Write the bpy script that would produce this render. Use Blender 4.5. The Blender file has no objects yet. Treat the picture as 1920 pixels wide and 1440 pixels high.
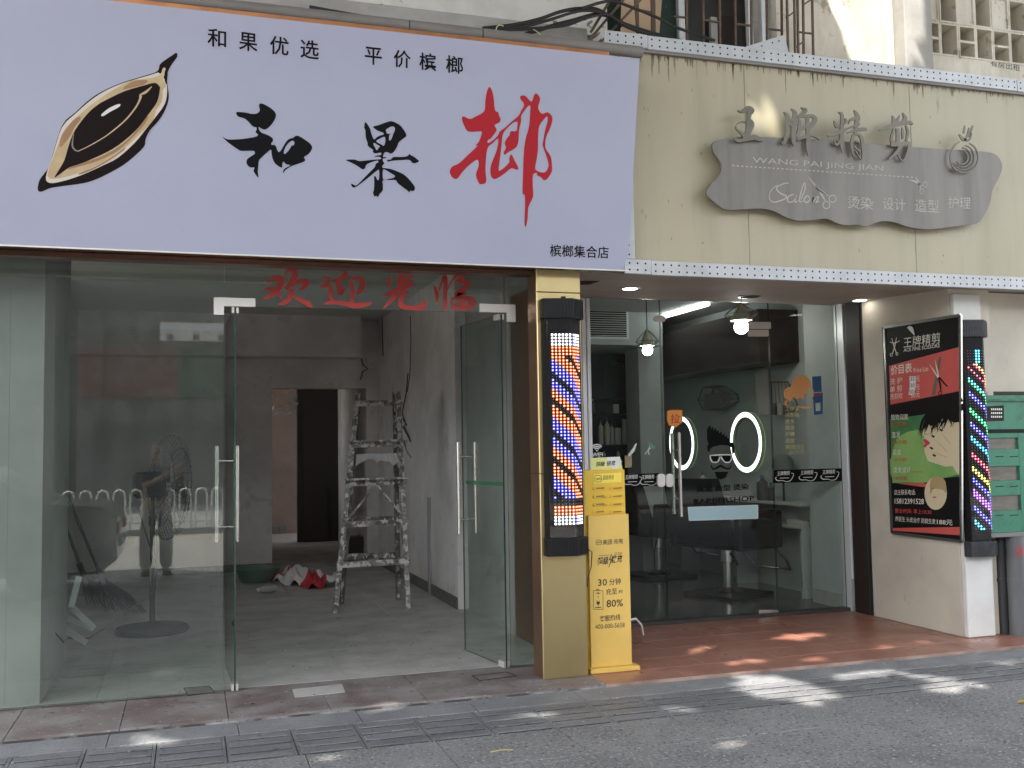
import bpy, math, random
import numpy as np
from mathutils import Vector, Matrix
from mathutils.geometry import tessellate_polygon
random.seed(7); RN = np.random.RandomState(5)
SC = bpy.context.scene
COL = SC.collection
R = math.radians

# ------------------------------------------------------------------ camera, sky, sun, exposure
YAW, PIT, ROL, FPX, EYE = R(17.64), R(3.74), R(-0.955), 1900.0, 1.55
fwd = Vector((math.sin(YAW)*math.cos(PIT), math.cos(YAW)*math.cos(PIT), math.sin(PIT)))
rt0 = Vector((math.cos(YAW), -math.sin(YAW), 0)); up0 = rt0.cross(fwd)
rt = rt0*math.cos(ROL) + up0*math.sin(ROL); up = -rt0*math.sin(ROL) + up0*math.cos(ROL)
cam = bpy.data.objects.new('camera', bpy.data.cameras.new('camera')); COL.objects.link(cam)
mm = Matrix((rt, up, -fwd)).transposed().to_4x4(); mm.translation = (0, 0, EYE); cam.matrix_world = mm
cam.data.sensor_fit = 'HORIZONTAL'; cam.data.sensor_width = 36; cam.data.lens = 36*FPX/1920
cam.data.clip_end = 1500; cam.data.clip_start = 0.05
SC.camera = cam
SUN = Vector((-0.30, -0.40, 0.866)).normalized()
W = bpy.data.worlds.new('World'); SC.world = W; W.use_nodes = True
wn = W.node_tree; bg = wn.nodes['Background']; sk = wn.nodes.new('ShaderNodeTexSky'); sk.sky_type = 'NISHITA'
sk.sun_disc = False; sk.sun_elevation = math.asin(SUN.z); sk.sun_rotation = math.atan2(SUN.x, SUN.y)
sk.dust_density = 3.0; sk.air_density = 1.0; sk.ozone_density = 1.0
hs = wn.nodes.new('ShaderNodeHueSaturation'); hs.inputs['Saturation'].default_value = 0.3; wn.links.new(sk.outputs[0], hs.inputs['Color']); wn.links.new(hs.outputs[0], bg.inputs[0]); bg.inputs[1].default_value = 0.15
sl = bpy.data.lights.new('sun', 'SUN'); so = bpy.data.objects.new('sun', sl); COL.objects.link(so)
sl.energy = 2.0; sl.angle = R(0.55); sl.color = (1, 0.95, 0.87); so.rotation_euler = SUN.to_track_quat('Z', 'Y').to_euler()
SC.view_settings.view_transform = 'Standard'; SC.view_settings.look = 'None'; SC.view_settings.gamma = 1
SC.view_settings.use_curve_mapping = False; SC.view_settings.exposure = 2.65
SC.cycles.use_denoising = True; SC.cycles.max_bounces = 12; SC.cycles.diffuse_bounces = 8
SC.cycles.transparent_max_bounces = 24; SC.cycles.sample_clamp_indirect = 6; SC.cycles.glossy_bounces = 5
SC.cycles.caustics_reflective = False; SC.cycles.caustics_refractive = False

# ------------------------------------------------------------------ planes: measured points of the photograph put on real surfaces
def ray(px, py): return rt*((px-960)/FPX) + up*(-(py-720)/FPX) + fwd
C0 = Vector((0, 0, EYE))
class Plane:
    def __init__(s, p, n): s.p = Vector(p); s.n = Vector(n).normalized()
    def at(s, px, py, off=0.0):
        d = ray(px, py); return C0 + d*((s.p-C0).dot(s.n)/d.dot(s.n)) + s.n*off
def PY(y): return Plane((0, y, 0), (0, -1, 0))
def PX(x): return Plane((x, 0, 0), (-1, 0, 0))
def PZ(z): return Plane((0, 0, z), (0, 0, 1))
def at(px, py, X=None, Y=None, Z=None):
    return (PX(X) if X is not None else PY(Y) if Y is not None else PZ(Z)).at(px, py)

# ------------------------------------------------------------------ materials
def newmat(name):
    m = bpy.data.materials.new(name); m.use_nodes = True; return m, m.node_tree, m.node_tree.nodes['Principled BSDF']
def mat(name, c, rough=0.6, metal=0.0, c2=None, sc=6.0, amt=1.0, lo=0.4, hi=0.65, bump=0.0, bsc=60.0, stretch=(1, 1, 1), c3=None, sc3=40.0, lo3=0.6, hi3=0.68, rvar=0.0, spec=0.5, coat=0.0, st3=(1,1,1), c4=None, sc4=30.0, lo4=.6, hi4=.7):
    m, nt, b = newmat(name); L = nt.links.new
    b.inputs['Base Color'].default_value = (*c, 1); b.inputs['Roughness'].default_value = rough; b.inputs['Metallic'].default_value = metal
    b.inputs['Specular IOR Level'].default_value = spec
    if coat: b.inputs['Coat Weight'].default_value = coat; b.inputs['Coat Roughness'].default_value = 0.1
    g = nt.nodes.new('ShaderNodeNewGeometry')
    def noise(scale, st, det=6):
        mp = nt.nodes.new('ShaderNodeMapping'); mp.inputs['Scale'].default_value = st; L(g.outputs['Position'], mp.inputs[0])
        n = nt.nodes.new('ShaderNodeTexNoise'); n.inputs['Scale'].default_value = scale; n.inputs['Detail'].default_value = det; n.inputs['Roughness'].default_value = 0.62
        L(mp.outputs[0], n.inputs['Vector']); return n
    def ramp(src, lo_, hi_, top=1.0):
        r = nt.nodes.new('ShaderNodeMapRange'); r.inputs[1].default_value = lo_; r.inputs[2].default_value = hi_; r.inputs[4].default_value = top; L(src, r.inputs[0]); return r.outputs[0]
    last = None
    if c2:
        f = ramp(noise(sc, stretch).outputs[0], lo, hi, amt)
        mx = nt.nodes.new('ShaderNodeMix'); mx.data_type = 'RGBA'; mx.inputs[6].default_value = (*c, 1); mx.inputs[7].default_value = (*c2, 1); L(f, mx.inputs[0]); last = mx.outputs[2]
        if rvar:
            rr = nt.nodes.new('ShaderNodeMath'); rr.operation = 'MULTIPLY_ADD'; rr.inputs[1].default_value = rvar; rr.inputs[2].default_value = rough; L(f, rr.inputs[0]); L(rr.outputs[0], b.inputs['Roughness'])
    if c3:
        f = ramp(noise(sc3, st3, 4).outputs[0], lo3, hi3)
        mx = nt.nodes.new('ShaderNodeMix'); mx.data_type = 'RGBA'; mx.inputs[6].default_value = (*c, 1); mx.inputs[7].default_value = (*c3, 1); L(f, mx.inputs[0])
        if last: L(last, mx.inputs[6])
        last = mx.outputs[2]
    if c4:
        f = ramp(noise(sc4, (1, 1, 1), 3).outputs[0], lo4, hi4)
        mx = nt.nodes.new('ShaderNodeMix'); mx.data_type = 'RGBA'; mx.inputs[7].default_value = (*c4, 1); L(f, mx.inputs[0]); L(last, mx.inputs[6]); last = mx.outputs[2]
    if last: L(last, b.inputs['Base Color'])
    if bump:
        bp = nt.nodes.new('ShaderNodeBump'); bp.inputs['Strength'].default_value = bump; bp.inputs['Distance'].default_value = 0.01
        L(noise(bsc, stretch, 5).outputs[0], bp.inputs['Height']); L(bp.outputs[0], b.inputs['Normal'])
    return m
def emit(name, c, s):
    m, nt, b = newmat(name); b.inputs['Base Color'].default_value = (*[min(x, .8) for x in c], 1); b.inputs['Emission Color'].default_value = (*c, 1); b.inputs['Emission Strength'].default_value = s; return m
def glass(name, tint, refl=0.06, dust=0.03, dustc=(.6, .66, .63), dsc=3.0):
    m, nt, b = newmat(name); nt.nodes.remove(b); L = nt.links.new; N = nt.nodes.new
    out = nt.nodes['Material Output']; tr = N('ShaderNodeBsdfTransparent'); tr.inputs[0].default_value = (*tint, 1)
    gl = N('ShaderNodeBsdfGlossy'); gl.inputs['Roughness'].default_value = 0.012; gl.inputs[0].default_value = (1, 1, 1, 1)
    lw = N('ShaderNodeLayerWeight'); lw.inputs[0].default_value = 0.5
    p = N('ShaderNodeMath'); p.operation = 'POWER'; p.inputs[1].default_value = 5; L(lw.outputs['Facing'], p.inputs[0])
    ma = N('ShaderNodeMath'); ma.operation = 'MULTIPLY_ADD'; ma.inputs[1].default_value = 0.9; ma.inputs[2].default_value = refl; L(p.outputs[0], ma.inputs[0])
    df = N('ShaderNodeBsdfDiffuse'); df.inputs[0].default_value = (*dustc, 1)
    g = N('ShaderNodeNewGeometry'); mp = N('ShaderNodeMapping'); mp.inputs['Scale'].default_value = (1, 1, .35); L(g.outputs['Position'], mp.inputs[0])
    n = N('ShaderNodeTexNoise'); n.inputs['Scale'].default_value = dsc; n.inputs['Detail'].default_value = 8; L(mp.outputs[0], n.inputs['Vector'])
    mr = N('ShaderNodeMapRange'); mr.inputs[1].default_value = .3; mr.inputs[2].default_value = .75; mr.inputs[3].default_value = dust*.4; mr.inputs[4].default_value = dust*1.8; L(n.outputs[0], mr.inputs[0])
    m1 = N('ShaderNodeMixShader'); L(mr.outputs[0], m1.inputs[0]); L(tr.outputs[0], m1.inputs[1]); L(df.outputs[0], m1.inputs[2])
    m2 = N('ShaderNodeMixShader'); L(ma.outputs[0], m2.inputs[0]); L(m1.outputs[0], m2.inputs[1]); L(gl.outputs[0], m2.inputs[2]); L(m2.outputs[0], out.inputs[0])
    return m
M = {}
M['pave'] = mat('granite_pavement', (.26, .255, .25), .6, c2=(.15, .149, .15), sc=1.3, lo=.32, hi=.7, bump=.6, bsc=60, c3=(.4, .395, .39), sc3=48, lo3=.56, hi3=.64, c4=(.06, .06, .062), sc4=42, lo4=.57, hi4=.66, rvar=.12)
M['pave2'] = mat('granite_pavement_dusty', (.26, .262, .268), .55, c2=(.165, .17, .18), sc=2.4, lo=.35, hi=.68, bump=.5, bsc=60, c3=(.38, .38, .38), sc3=20, lo3=.6, hi3=.74, c4=(.07, .07, .075), sc4=46, lo4=.6, hi4=.7, st3=(.5, 2, 1))
M['tactile'] = mat('tactile_granite', (.215, .217, .222), .5, c2=(.13, .134, .142), sc=3, lo=.35, hi=.65, bump=.4, bsc=60, c3=(.36, .36, .36), sc3=12, lo3=.6, hi3=.78, c4=(.05, .05, .055), sc4=44, lo4=.58, hi4=.68, stretch=(.5, 2, 1), st3=(.4, 3, 1))
M['joint'] = mat('joint_dirt', (.06, .057, .054), .9, c2=(.34, .335, .33), sc=4, lo=.45, hi=.62, bump=.4)
M['groove'] = mat('groove_dirt', (.035, .035, .037), .8, c2=(.2, .2, .205), sc=7, lo=.5, hi=.68)
M['asphalt'] = mat('pale_road', (.3, .285, .265), .9, c2=(.25, .24, .225), sc=3, bump=.3)
M['thresh'] = mat('brown_stone', (.165, .125, .118), .5, c2=(.27, .25, .242), sc=2.6, lo=.38, hi=.64, c3=(.45, .44, .43), sc3=22, lo3=.62, hi3=.7, bump=.35, rvar=.25, c4=(.06, .045, .042), sc4=18, lo4=.6, hi4=.72)
M['porch'] = mat('red_tile', (.35, .16, .11), .27, c2=(.27, .12, .085), sc=3, lo=.35, hi=.7, bump=.06, bsc=25, rvar=.15)
M['grout'] = mat('grout', (.42, .3, .25), .9, c2=(.2, .13, .1), sc=3)
M['floor'] = mat('dusty_floor', (.54, .525, .5), .45, c2=(.38, .37, .35), sc=2.3, lo=.35, hi=.68, c3=(.68, .67, .65), sc3=30, lo3=.66, hi3=.73, bump=.08, rvar=.25, c4=(.2, .19, .18), sc4=5, lo4=.62, hi4=.8)
M['sfloor'] = mat('polished_floor', (.17, .17, .165), .12, c2=(.13, .13, .128), sc=2, bump=.0)
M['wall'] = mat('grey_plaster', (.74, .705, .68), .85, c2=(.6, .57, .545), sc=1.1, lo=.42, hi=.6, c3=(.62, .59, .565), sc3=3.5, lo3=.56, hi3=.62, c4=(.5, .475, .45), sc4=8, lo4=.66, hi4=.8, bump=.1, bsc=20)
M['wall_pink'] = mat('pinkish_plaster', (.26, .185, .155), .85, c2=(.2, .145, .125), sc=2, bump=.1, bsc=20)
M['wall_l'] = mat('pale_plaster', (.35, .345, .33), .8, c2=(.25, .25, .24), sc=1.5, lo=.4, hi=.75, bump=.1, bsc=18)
M['skirt'] = mat('dark_skirting', (.11, .105, .1), .5, c2=(.2, .19, .18), sc=8)
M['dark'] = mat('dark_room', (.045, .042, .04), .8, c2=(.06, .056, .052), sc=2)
M['darkdoor'] = mat('dark_door', (.07, .06, .055), .5)
M['sign'] = mat('white_sign_face', (.415, .425, .545), .38, c2=(.39, .4, .52), sc=.8, spec=.4)
M['signedge'] = mat('sign_return', (.6, .6, .66), .5)
M['ink'] = mat('black_print', (.008, .008, .009), .7, spec=.1)
M['red'] = mat('red_print', (.42, .022, .032), .6, spec=.15)
M['redvinyl'] = mat('red_vinyl', (.5, .05, .04), .55, c2=(.42, .045, .036), sc=3)
M['copper'] = mat('copper_trim', (.62, .27, .12), .38, .75, c2=(.45, .2, .1), sc=5)
M['bronze'] = mat('bronze_beam', (.2, .1, .07), .3, .7, c2=(.12, .07, .05), sc=6, stretch=(.3, 1, 3))
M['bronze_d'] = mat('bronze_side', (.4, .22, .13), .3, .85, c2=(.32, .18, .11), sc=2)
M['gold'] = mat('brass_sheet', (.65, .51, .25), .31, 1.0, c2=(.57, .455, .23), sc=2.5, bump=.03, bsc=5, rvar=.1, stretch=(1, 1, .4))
M['gutter'] = mat('grey_gutter', (.23, .21, .195), .55, c2=(.17, .155, .145), sc=5, stretch=(.3, 1, 1))
M['concrete'] = mat('grey_concrete', (.4, .385, .36), .85, c2=(.3, .285, .265), sc=3, lo=.4, hi=.7, bump=.25, bsc=25, c3=(.18, .17, .15), sc3=10, lo3=.68, hi3=.8)
M['plaster'] = mat('old_white_plaster', (.68, .665, .63), .85, c2=(.52, .5, .46), sc=2.4, lo=.45, hi=.72, bump=.3, bsc=22, c3=(.2, .19, .17), sc3=13, lo3=.67, hi3=.72)
M['plaster_y'] = mat('stained_render', (.68, .64, .55), .85, c2=(.47, .43, .35), sc=3, lo=.42, hi=.7, bump=.35, bsc=16, c3=(.36, .32, .25), sc3=7, lo3=.62, hi3=.7, stretch=(1, 1, .5))
M['beige'] = mat('beige_panel', (.43, .385, .265), .42, c2=(.36, .325, .215), sc=5, lo=.45, hi=.75, stretch=(1, 1, .12), c3=(.2, .19, .12), sc3=9, lo3=.71, hi3=.8, st3=(1, 1, .2))
M['perf'] = mat('white_perforated_metal', (.52, .535, .55), .4, .1, c2=(.44, .45, .465), sc=5)
M['hole'] = mat('dark_hole', (.012, .012, .012), .9)
M['drip'] = mat('drip_stain', (.17, .155, .1), .8, c2=(.28, .26, .18), sc=20)
M['steel_sign'] = mat('dull_steel', (.205, .19, .168), .5, .3, c2=(.14, .131, .118), sc=9, lo=.42, hi=.7, stretch=(1, 1, .1), bump=.02)
M['steel_let'] = mat('steel_letter', (.17, .157, .123), .5, .3, c2=(.14, .13, .1), sc=4)
M['let_edge'] = mat('pale_engraving', (.42, .395, .34), .45)
M['steel'] = mat('brushed_steel', (.66, .65, .63), .22, 1.0)
M['satin'] = mat('satin_fitting', (.7, .67, .62), .45, .6)
M['edge'] = mat('green_glass_edge', (.03, .06, .05), .2)
M['alu'] = mat('white_aluminium', (.72, .73, .74), .35, .2)
M['soffit'] = mat('beige_soffit', (.5, .43, .36), .7, c2=(.43, .37, .31), sc=2, lo=.4, hi=.7, bump=.03, bsc=4)
M['side'] = mat('cream_wall', (.6, .545, .45), .6, c2=(.5, .455, .38), sc=1.8, lo=.42, hi=.68, c3=(.36, .33, .28), sc3=9, lo3=.66, hi3=.76, st3=(1, 1, .35), bump=.05, bsc=12)
M['white'] = mat('white_panel', (.72, .71, .68), .5, c2=(.64, .63, .6), sc=4)
M['swall'] = mat('salon_white_wall', (.5, .525, .505), .7, c2=(.42, .445, .43), sc=2)
M['sgreen'] = mat('pale_green_patch', (.33, .46, .4), .4)
M['black'] = mat('black_plastic', (.007, .007, .008), .5, spec=.3)
M['blackm'] = mat('matt_black', (.006, .006, .006), .75, spec=.2)
M['leather'] = mat('black_leather', (.006, .006, .006), .6, spec=.2, bump=.08, bsc=40)
M['grayp'] = mat('grey_plastic', (.035, .037, .04), .5, c2=(.06, .062, .066), sc=14)
M['board'] = mat('led_board', (.006, .006, .006), .6, spec=.2)
M['yellow'] = mat('yellow_metal', (.8, .52, .05), .4, c2=(.72, .45, .05), sc=3, c3=(.5, .34, .1), sc3=16, lo3=.7, hi3=.78)
M['yellow_f'] = mat('yellow_front', (.78, .52, .13), .45, c2=(.71, .465, .11), sc=2.5, c3=(.5, .36, .14), sc3=18, lo3=.7, hi3=.78)
M['yellow_l'] = mat('yellow_print', (.9, .72, .1), .4)
M['paper_y'] = mat('pale_yellow_card', (.72, .72, .28), .4)
M['kink'] = mat('dark_print', (.035, .03, .025), .6)
M['green'] = mat('green_paint', (.03, .19, .11), .45, c2=(.022, .13, .08), sc=9, lo=.5, hi=.7, c3=(.05, .06, .045), sc3=22, lo3=.68, hi3=.74, bump=.1)
M['green_d'] = mat('green_dark', (.03, .17, .1), .5, c2=(.05, .06, .045), sc=14)
M['smoked'] = mat('smoked_window', (.16, .15, .12), .25, c2=(.09, .085, .07), sc=5, stretch=(.5, 1, 2))
M['pipe'] = mat('grey_pipe', (.16, .165, .17), .5, c2=(.12, .125, .13), sc=8, stretch=(1, 1, .2))
M['pipe_d'] = mat('dark_pipe', (.03, .03, .032), .5)
M['blueboard'] = mat('blue_board', (.4, .5, .66), .6, c2=(.3, .4, .6), sc=12)
M['orange'] = mat('orange_board', (.6, .25, .08), .6)
M['iron'] = mat('rusty_iron', (.085, .055, .04), .6, c2=(.14, .085, .055), sc=15)
M['cable'] = mat('black_cable', (.025, .022, .02), .55)
M['ycable'] = mat('yellow_tie', (.6, .55, .25), .5)
M['card'] = mat('cardboard', (.5, .36, .24), .85, c2=(.44, .31, .2), sc=3)
M['net'] = mat('green_netting', (.02, .045, .035), .7, c2=(.5, .55, .55), sc=24, lo=.66, hi=.74)
M['darkglass'] = mat('dark_window', (.028, .024, .022), .35)
M['wood_l'] = mat('painted_ladder_wood', (.2, .185, .17), .75, c2=(.09, .08, .07), sc=9, lo=.45, hi=.6, c3=(.66, .64, .61), sc3=26, lo3=.55, hi3=.6, bump=.2, st3=(1, 1, .5))
M['wood_s'] = mat('ladder_splashed', (.34, .32, .3), .75, c2=(.14, .125, .115), sc=11, lo=.45, hi=.6, c3=(.72, .7, .67), sc3=17, lo3=.5, hi3=.55, bump=.2)
M['rag'] = mat('white_rag', (.62, .61, .59), .9, bump=.1)
M['fan'] = mat('fan_black', (.007, .007, .008), .5, spec=.2)
M['fang'] = mat('fan_guard', (.01, .012, .012), .5)
M['broom'] = mat('broom_dark', (.03, .03, .03), .8)
M['broomh'] = mat('broom_handle', (.06, .06, .058), .5)
M['strip'] = mat('white_offcut', (.72, .76, .73), .6)
M['basin'] = mat('green_basin', (.13, .19, .155), .35)
M['bagw'] = mat('bag_white', (.75, .72, .7), .45, bump=.1)
M['bagr'] = mat('bag_red', (.6, .035, .05), .4)
M['clearp'] = mat('clear_plastic', (.42, .42, .4), .25)
M['gtape'] = mat('green_tape', (.02, .2, .07), .4)
M['frost'] = mat('pale_blue_sticker', (.42, .62, .68), .5)
M['decal_o'] = mat('orange_decal', (.62, .28, .1), .6)
M['decal_g'] = mat('gold_decal', (.42, .4, .16), .5)
M['decal_w'] = mat('white_decal', (.75, .76, .75), .6)
M['decal_k'] = mat('black_decal', (.004, .004, .004), .6, spec=.1)
M['tag_o'] = mat('orange_tag', (.72, .3, .02), .5)
M['tag_r'] = mat('red_ink', (.55, .03, .02), .5)
M['tealp'] = mat('teal_plastic', (.1, .45, .42), .4)
M['mirror'] = mat('mirror', (.5, .52, .53), .03, 1.0)
M['ringb'] = mat('ring_back', (.55, .72, .38), .4)
M['shelf'] = mat('dark_shelf', (.018, .019, .02), .5, spec=.2)
M['shelf_g'] = mat('dark_green_shelf', (.006, .03, .023), .5, spec=.2)
M['brownbox'] = mat('dark_brown', (.035, .025, .022), .5, spec=.25)
M['ceil'] = mat('ceiling_paint', (.5, .5, .48), .8)
M['ceil_d'] = mat('dim_ceiling', (.6, .61, .58), .8)
M['bot_w'] = mat('bottle_white', (.62, .62, .58), .3)
M['bot_c'] = mat('bottle_cream', (.52, .5, .4), .3)
M['bot_d'] = mat('bottle_dark', (.08, .08, .08), .3)
M['bot_r'] = mat('box_red', (.5, .08, .06), .4)
M['bot_b'] = mat('blue_card', (.05, .13, .3), .5)
M['litter'] = mat('paint_flecks', (.7, .69, .67), .8)
M['litter_d'] = mat('dark_crumbs', (.05, .045, .04), .9)
M['leafy'] = mat('yellow_leaf', (.6, .36, .05), .6)
M['twig'] = mat('dry_twig', (.45, .38, .2), .7)
M['leaf'] = mat('tree_leaf', (.06, .1, .03), .5, c2=(.09, .13, .035), sc=2)
M['bark'] = mat('bark', (.16, .13, .1), .9, c2=(.09, .075, .06), sc=12, bump=.5)
M['rail'] = mat('white_rail_paint', (.75, .75, .73), .4)
M['ylw_line'] = mat('yellow_line', (.6, .42, .06), .7)
M['lamp'] = emit('lamp_bulb', (1, .98, .94), 7)
M['dlamp'] = emit('downlight_disc', (1, .96, .9), 2.5)
M['tube'] = emit('tube_light', (.95, 1, .98), 2)
M['ringl'] = emit('ring_light', (.93, 1, .95), .6)
M['cone'] = mat('lamp_shade', (.55, .57, .42), .5)
M['p_black'] = mat('poster_black', (.008, .007, .007), .5, spec=.2)
M['p_red'] = mat('poster_red', (.56, .1, .085), .3, c2=(.5, .085, .075), sc=3)
M['p_green'] = mat('poster_green', (.1, .25, .07), .3, c2=(.045, .15, .06), sc=2, lo=.35, hi=.65)
M['p_gl'] = mat('poster_light_green', (.25, .42, .13), .3, c2=(.17, .34, .1), sc=3)
M['p_text'] = mat('poster_text', (.72, .68, .58), .4)
M['p_rt'] = mat('poster_red_text', (.5, .06, .06), .4)
M['p_skin'] = mat('poster_skin', (.62, .52, .34), .35)
M['p_skin2'] = mat('poster_skin_shade', (.4, .3, .17), .35)
M['p_hair'] = mat('poster_hair', (.008, .007, .007), .5, spec=.2)
M['p_lip'] = mat('poster_lip', (.5, .05, .08), .3)
M['p_blond'] = mat('poster_blond', (.4, .3, .14), .4)
M['f_black'] = mat('fruit_dark', (.014, .009, .009), .7, spec=.1)
M['f_tan'] = mat('fruit_tan', (.5, .36, .2), .5, c2=(.6, .47, .28), sc=6)
M['f_brown'] = mat('fruit_brown', (.36, .2, .1), .5, c2=(.28, .17, .09), sc=6)
M['f_cream'] = mat('fruit_cream', (.66, .6, .52), .5)
M['f_white'] = mat('fruit_white', (.7, .68, .68), .5)
for k, c in dict(b=(.09, .08, 1), o=(1, .15, .015), w=(1, 1, 1), c=(.02, .55, 1), g=(.02, .9, .25), r=(1, .04, .12), y=(1, .8, .1), p=(.5, .08, 1)).items():
    M['led_'+k] = emit('led_'+k, c, .38)
M['led_core'] = emit('led_core', (1, .97, .95), .36)
M['led_off'] = mat('led_off', (.5, .5, .48), .3)
M['glass'] = glass('green_tempered_glass', (.895, .93, .905), .055, .022, (.5, .54, .51), 5)
M['glass_c'] = glass('clear_shop_glass', (.9, .93, .915), .012, .006, (.6, .64, .63))
M['plastic'] = glass('clear_cover', (.97, .97, .97), .03, .0)
M['carpaint'] = mat('car_paint', (.03, .032, .036), .25, coat=.6)
M['bld1'] = mat('opposite_render', (.17, .17, .165), .85, c2=(.12, .12, .118), sc=.8)
M['bld2'] = mat('opposite_dark', (.07, .07, .07), .6)
M['awn'] = mat('awning_white', (.7, .7, .68), .6)
M['trouser'] = mat('grey_trousers', (.3, .29, .28), .9)
M['shirt'] = mat('dark_shirt', (.05, .05, .055), .9)
M['skin'] = mat('skin', (.45, .28, .2), .5)
M['hair'] = mat('black_hair', (.01, .009, .008), .6)
M['bld_red'] = mat('opposite_red_sign', (.16, .035, .03), .5)
M['bld_grn'] = mat('opposite_green_sign', (.015, .07, .035), .5)

# ------------------------------------------------------------------ mesh builder
ORG = {}
class MB:
    def __init__(s): s.v = []; s.f = []; s.mi = []; s.cur = 0
    def add(s, vs, fs):
        b = len(s.v); s.v += [tuple(v) for v in vs]; s.f += [tuple(b+i for i in f) for f in fs]; s.mi += [s.cur]*len(fs); return s
    def box(s, x0, x1, y0, y1, z0, z1):
        return s.hexa([(x0, y0, z0), (x1, y0, z0), (x1, y1, z0), (x0, y1, z0)], [(x0, y0, z1), (x1, y0, z1), (x1, y1, z1), (x0, y1, z1)])
    def bbox(s, x0, x1, y0, y1, z0, z1, b=.006):
        "box with chamfered edges"
        X = (x0, x1); Y = (y0, y1); Z = (z0, z1); idx = {}; vs = []
        for i in (0, 1):
            for j in (0, 1):
                for k in (0, 1):
                    sx, sy, sz = (b, -b)[i], (b, -b)[j], (b, -b)[k]
                    for ax, p in enumerate(((X[i], Y[j]+sy, Z[k]+sz), (X[i]+sx, Y[j], Z[k]+sz), (X[i]+sx, Y[j]+sy, Z[k]))):
                        idx[i, j, k, ax] = len(vs); vs.append(p)
        fs = []; g = idx
        for i in (0, 1):
            q = [g[i, 0, 0, 0], g[i, 1, 0, 0], g[i, 1, 1, 0], g[i, 0, 1, 0]]; fs.append(q if i else q[::-1])
        for j in (0, 1):
            q = [g[0, j, 0, 1], g[1, j, 0, 1], g[1, j, 1, 1], g[0, j, 1, 1]]; fs.append(q[::-1] if j else q)
        for k in (0, 1):
            q = [g[0, 0, k, 2], g[1, 0, k, 2], g[1, 1, k, 2], g[0, 1, k, 2]]; fs.append(q if k else q[::-1])
        for a in (0, 1):
            for c in (0, 1):
                fs.append([g[0, a, c, 1], g[1, a, c, 1], g[1, a, c, 2], g[0, a, c, 2]])
                fs.append([g[a, 0, c, 0], g[a, 1, c, 0], g[a, 1, c, 2], g[a, 0, c, 2]])
                fs.append([g[a, c, 0, 0], g[a, c, 1, 0], g[a, c, 1, 1], g[a, c, 0, 1]])
        for i in (0, 1):
            for j in (0, 1):
                for k in (0, 1): fs.append([g[i, j, k, 0], g[i, j, k, 1], g[i, j, k, 2]])
        return s.add(vs, fs)
    def hexa(s, lo, hi):
        return s.add(list(lo)+list(hi), [(3, 2, 1, 0), (4, 5, 6, 7), (0, 1, 5, 4), (1, 2, 6, 5), (2, 3, 7, 6), (3, 0, 4, 7)])
    def quad(s, a, b, c, d): return s.add([a, b, c, d], [(0, 1, 2, 3)])
    def bar(s, a, b, w, d=None, upv=(0, 0, 1)):
        "rectangular bar from a to b"
        a, b = Vector(a), Vector(b); t = (b-a).normalized(); d = w if d is None else d; u = Vector(upv)
        if abs(t.dot(u)) > .95: u = Vector((0, 1, 0))
        x = t.cross(u).normalized()*(w/2); y = x.cross(t).normalized()*(d/2)
        return s.hexa([a-x-y, a+x-y, a+x+y, a-x+y], [b-x-y, b+x-y, b+x+y, b-x+y])
    def tube(s, pts, r, n=8, cap=True):
        pts = [Vector(p) for p in pts]; rs = r if isinstance(r, (list, tuple)) else [r]*len(pts); rings = []
        t0 = (pts[1]-pts[0]).normalized(); u = Vector((0, 0, 1)) if abs(t0.z) < .9 else Vector((0, 1, 0))
        x = t0.cross(u).normalized()
        for i, p in enumerate(pts):
            t = (pts[min(i+1, len(pts)-1)]-pts[max(i-1, 0)]).normalized(); x = (x-t*x.dot(t)).normalized(); y = t.cross(x)
            rings.append([p+(x*math.cos(2*math.pi*k/n)+y*math.sin(2*math.pi*k/n))*rs[i] for k in range(n)])
        vs = [v for r_ in rings for v in r_]; fs = []
        for i in range(len(pts)-1):
            for k in range(n): fs.append((i*n+k, i*n+(k+1) % n, (i+1)*n+(k+1) % n, (i+1)*n+k))
        if cap: fs += [tuple(range(n))[::-1], tuple((len(pts)-1)*n+k for k in range(n))]
        return s.add(vs, fs)
    def cyl(s, a, b, r, n=16): return s.tube([a, b], r, n)
    def lathe(s, c, prof, n=24, sx=1.0, sy=1.0):
        c = Vector(c); vs = []; fs = []
        for (r, z) in prof:
            for k in range(n): vs.append(c+Vector((r*sx*math.cos(2*math.pi*k/n), r*sy*math.sin(2*math.pi*k/n), z)))
        for i in range(len(prof)-1):
            for k in range(n): fs.append((i*n+k, i*n+(k+1) % n, (i+1)*n+(k+1) % n, (i+1)*n+k))
        fs += [tuple(range(n))[::-1], tuple((len(prof)-1)*n+k for k in range(n))]
        return s.add(vs, fs)
    def prism(s, poly, z0, z1):
        n = len(poly); vs = [(*p, z0) for p in poly]+[(*p, z1) for p in poly]
        return s.add(vs, [tuple(range(n))[::-1], tuple(range(n, 2*n))]+[(i, (i+1) % n, n+(i+1) % n, n+i) for i in range(n)])
    def fill(s, loops, nrm, th=0.0):
        "flat face bounded by loops (first outer, then holes) of 3-D points; th raises it along nrm with side walls"
        nrm = Vector(nrm); ux = nrm.cross(Vector((0, 0, 1)));
        if ux.length < .1: ux = Vector((1, 0, 0))
        ux.normalize(); uy = nrm.cross(ux)
        pts = [Vector(p) for l in loops for p in l]
        tri = tessellate_polygon([[Vector((Vector(p).dot(ux), Vector(p).dot(uy), 0)) for p in l] for l in loops])
        fs = []
        for t in tri:
            a, b, c = (pts[i] for i in t)
            fs.append(t if (b-a).cross(c-a).dot(nrm) > 0 else (t[0], t[2], t[1]))
        s.add([p+nrm*th for p in pts], fs)
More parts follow.
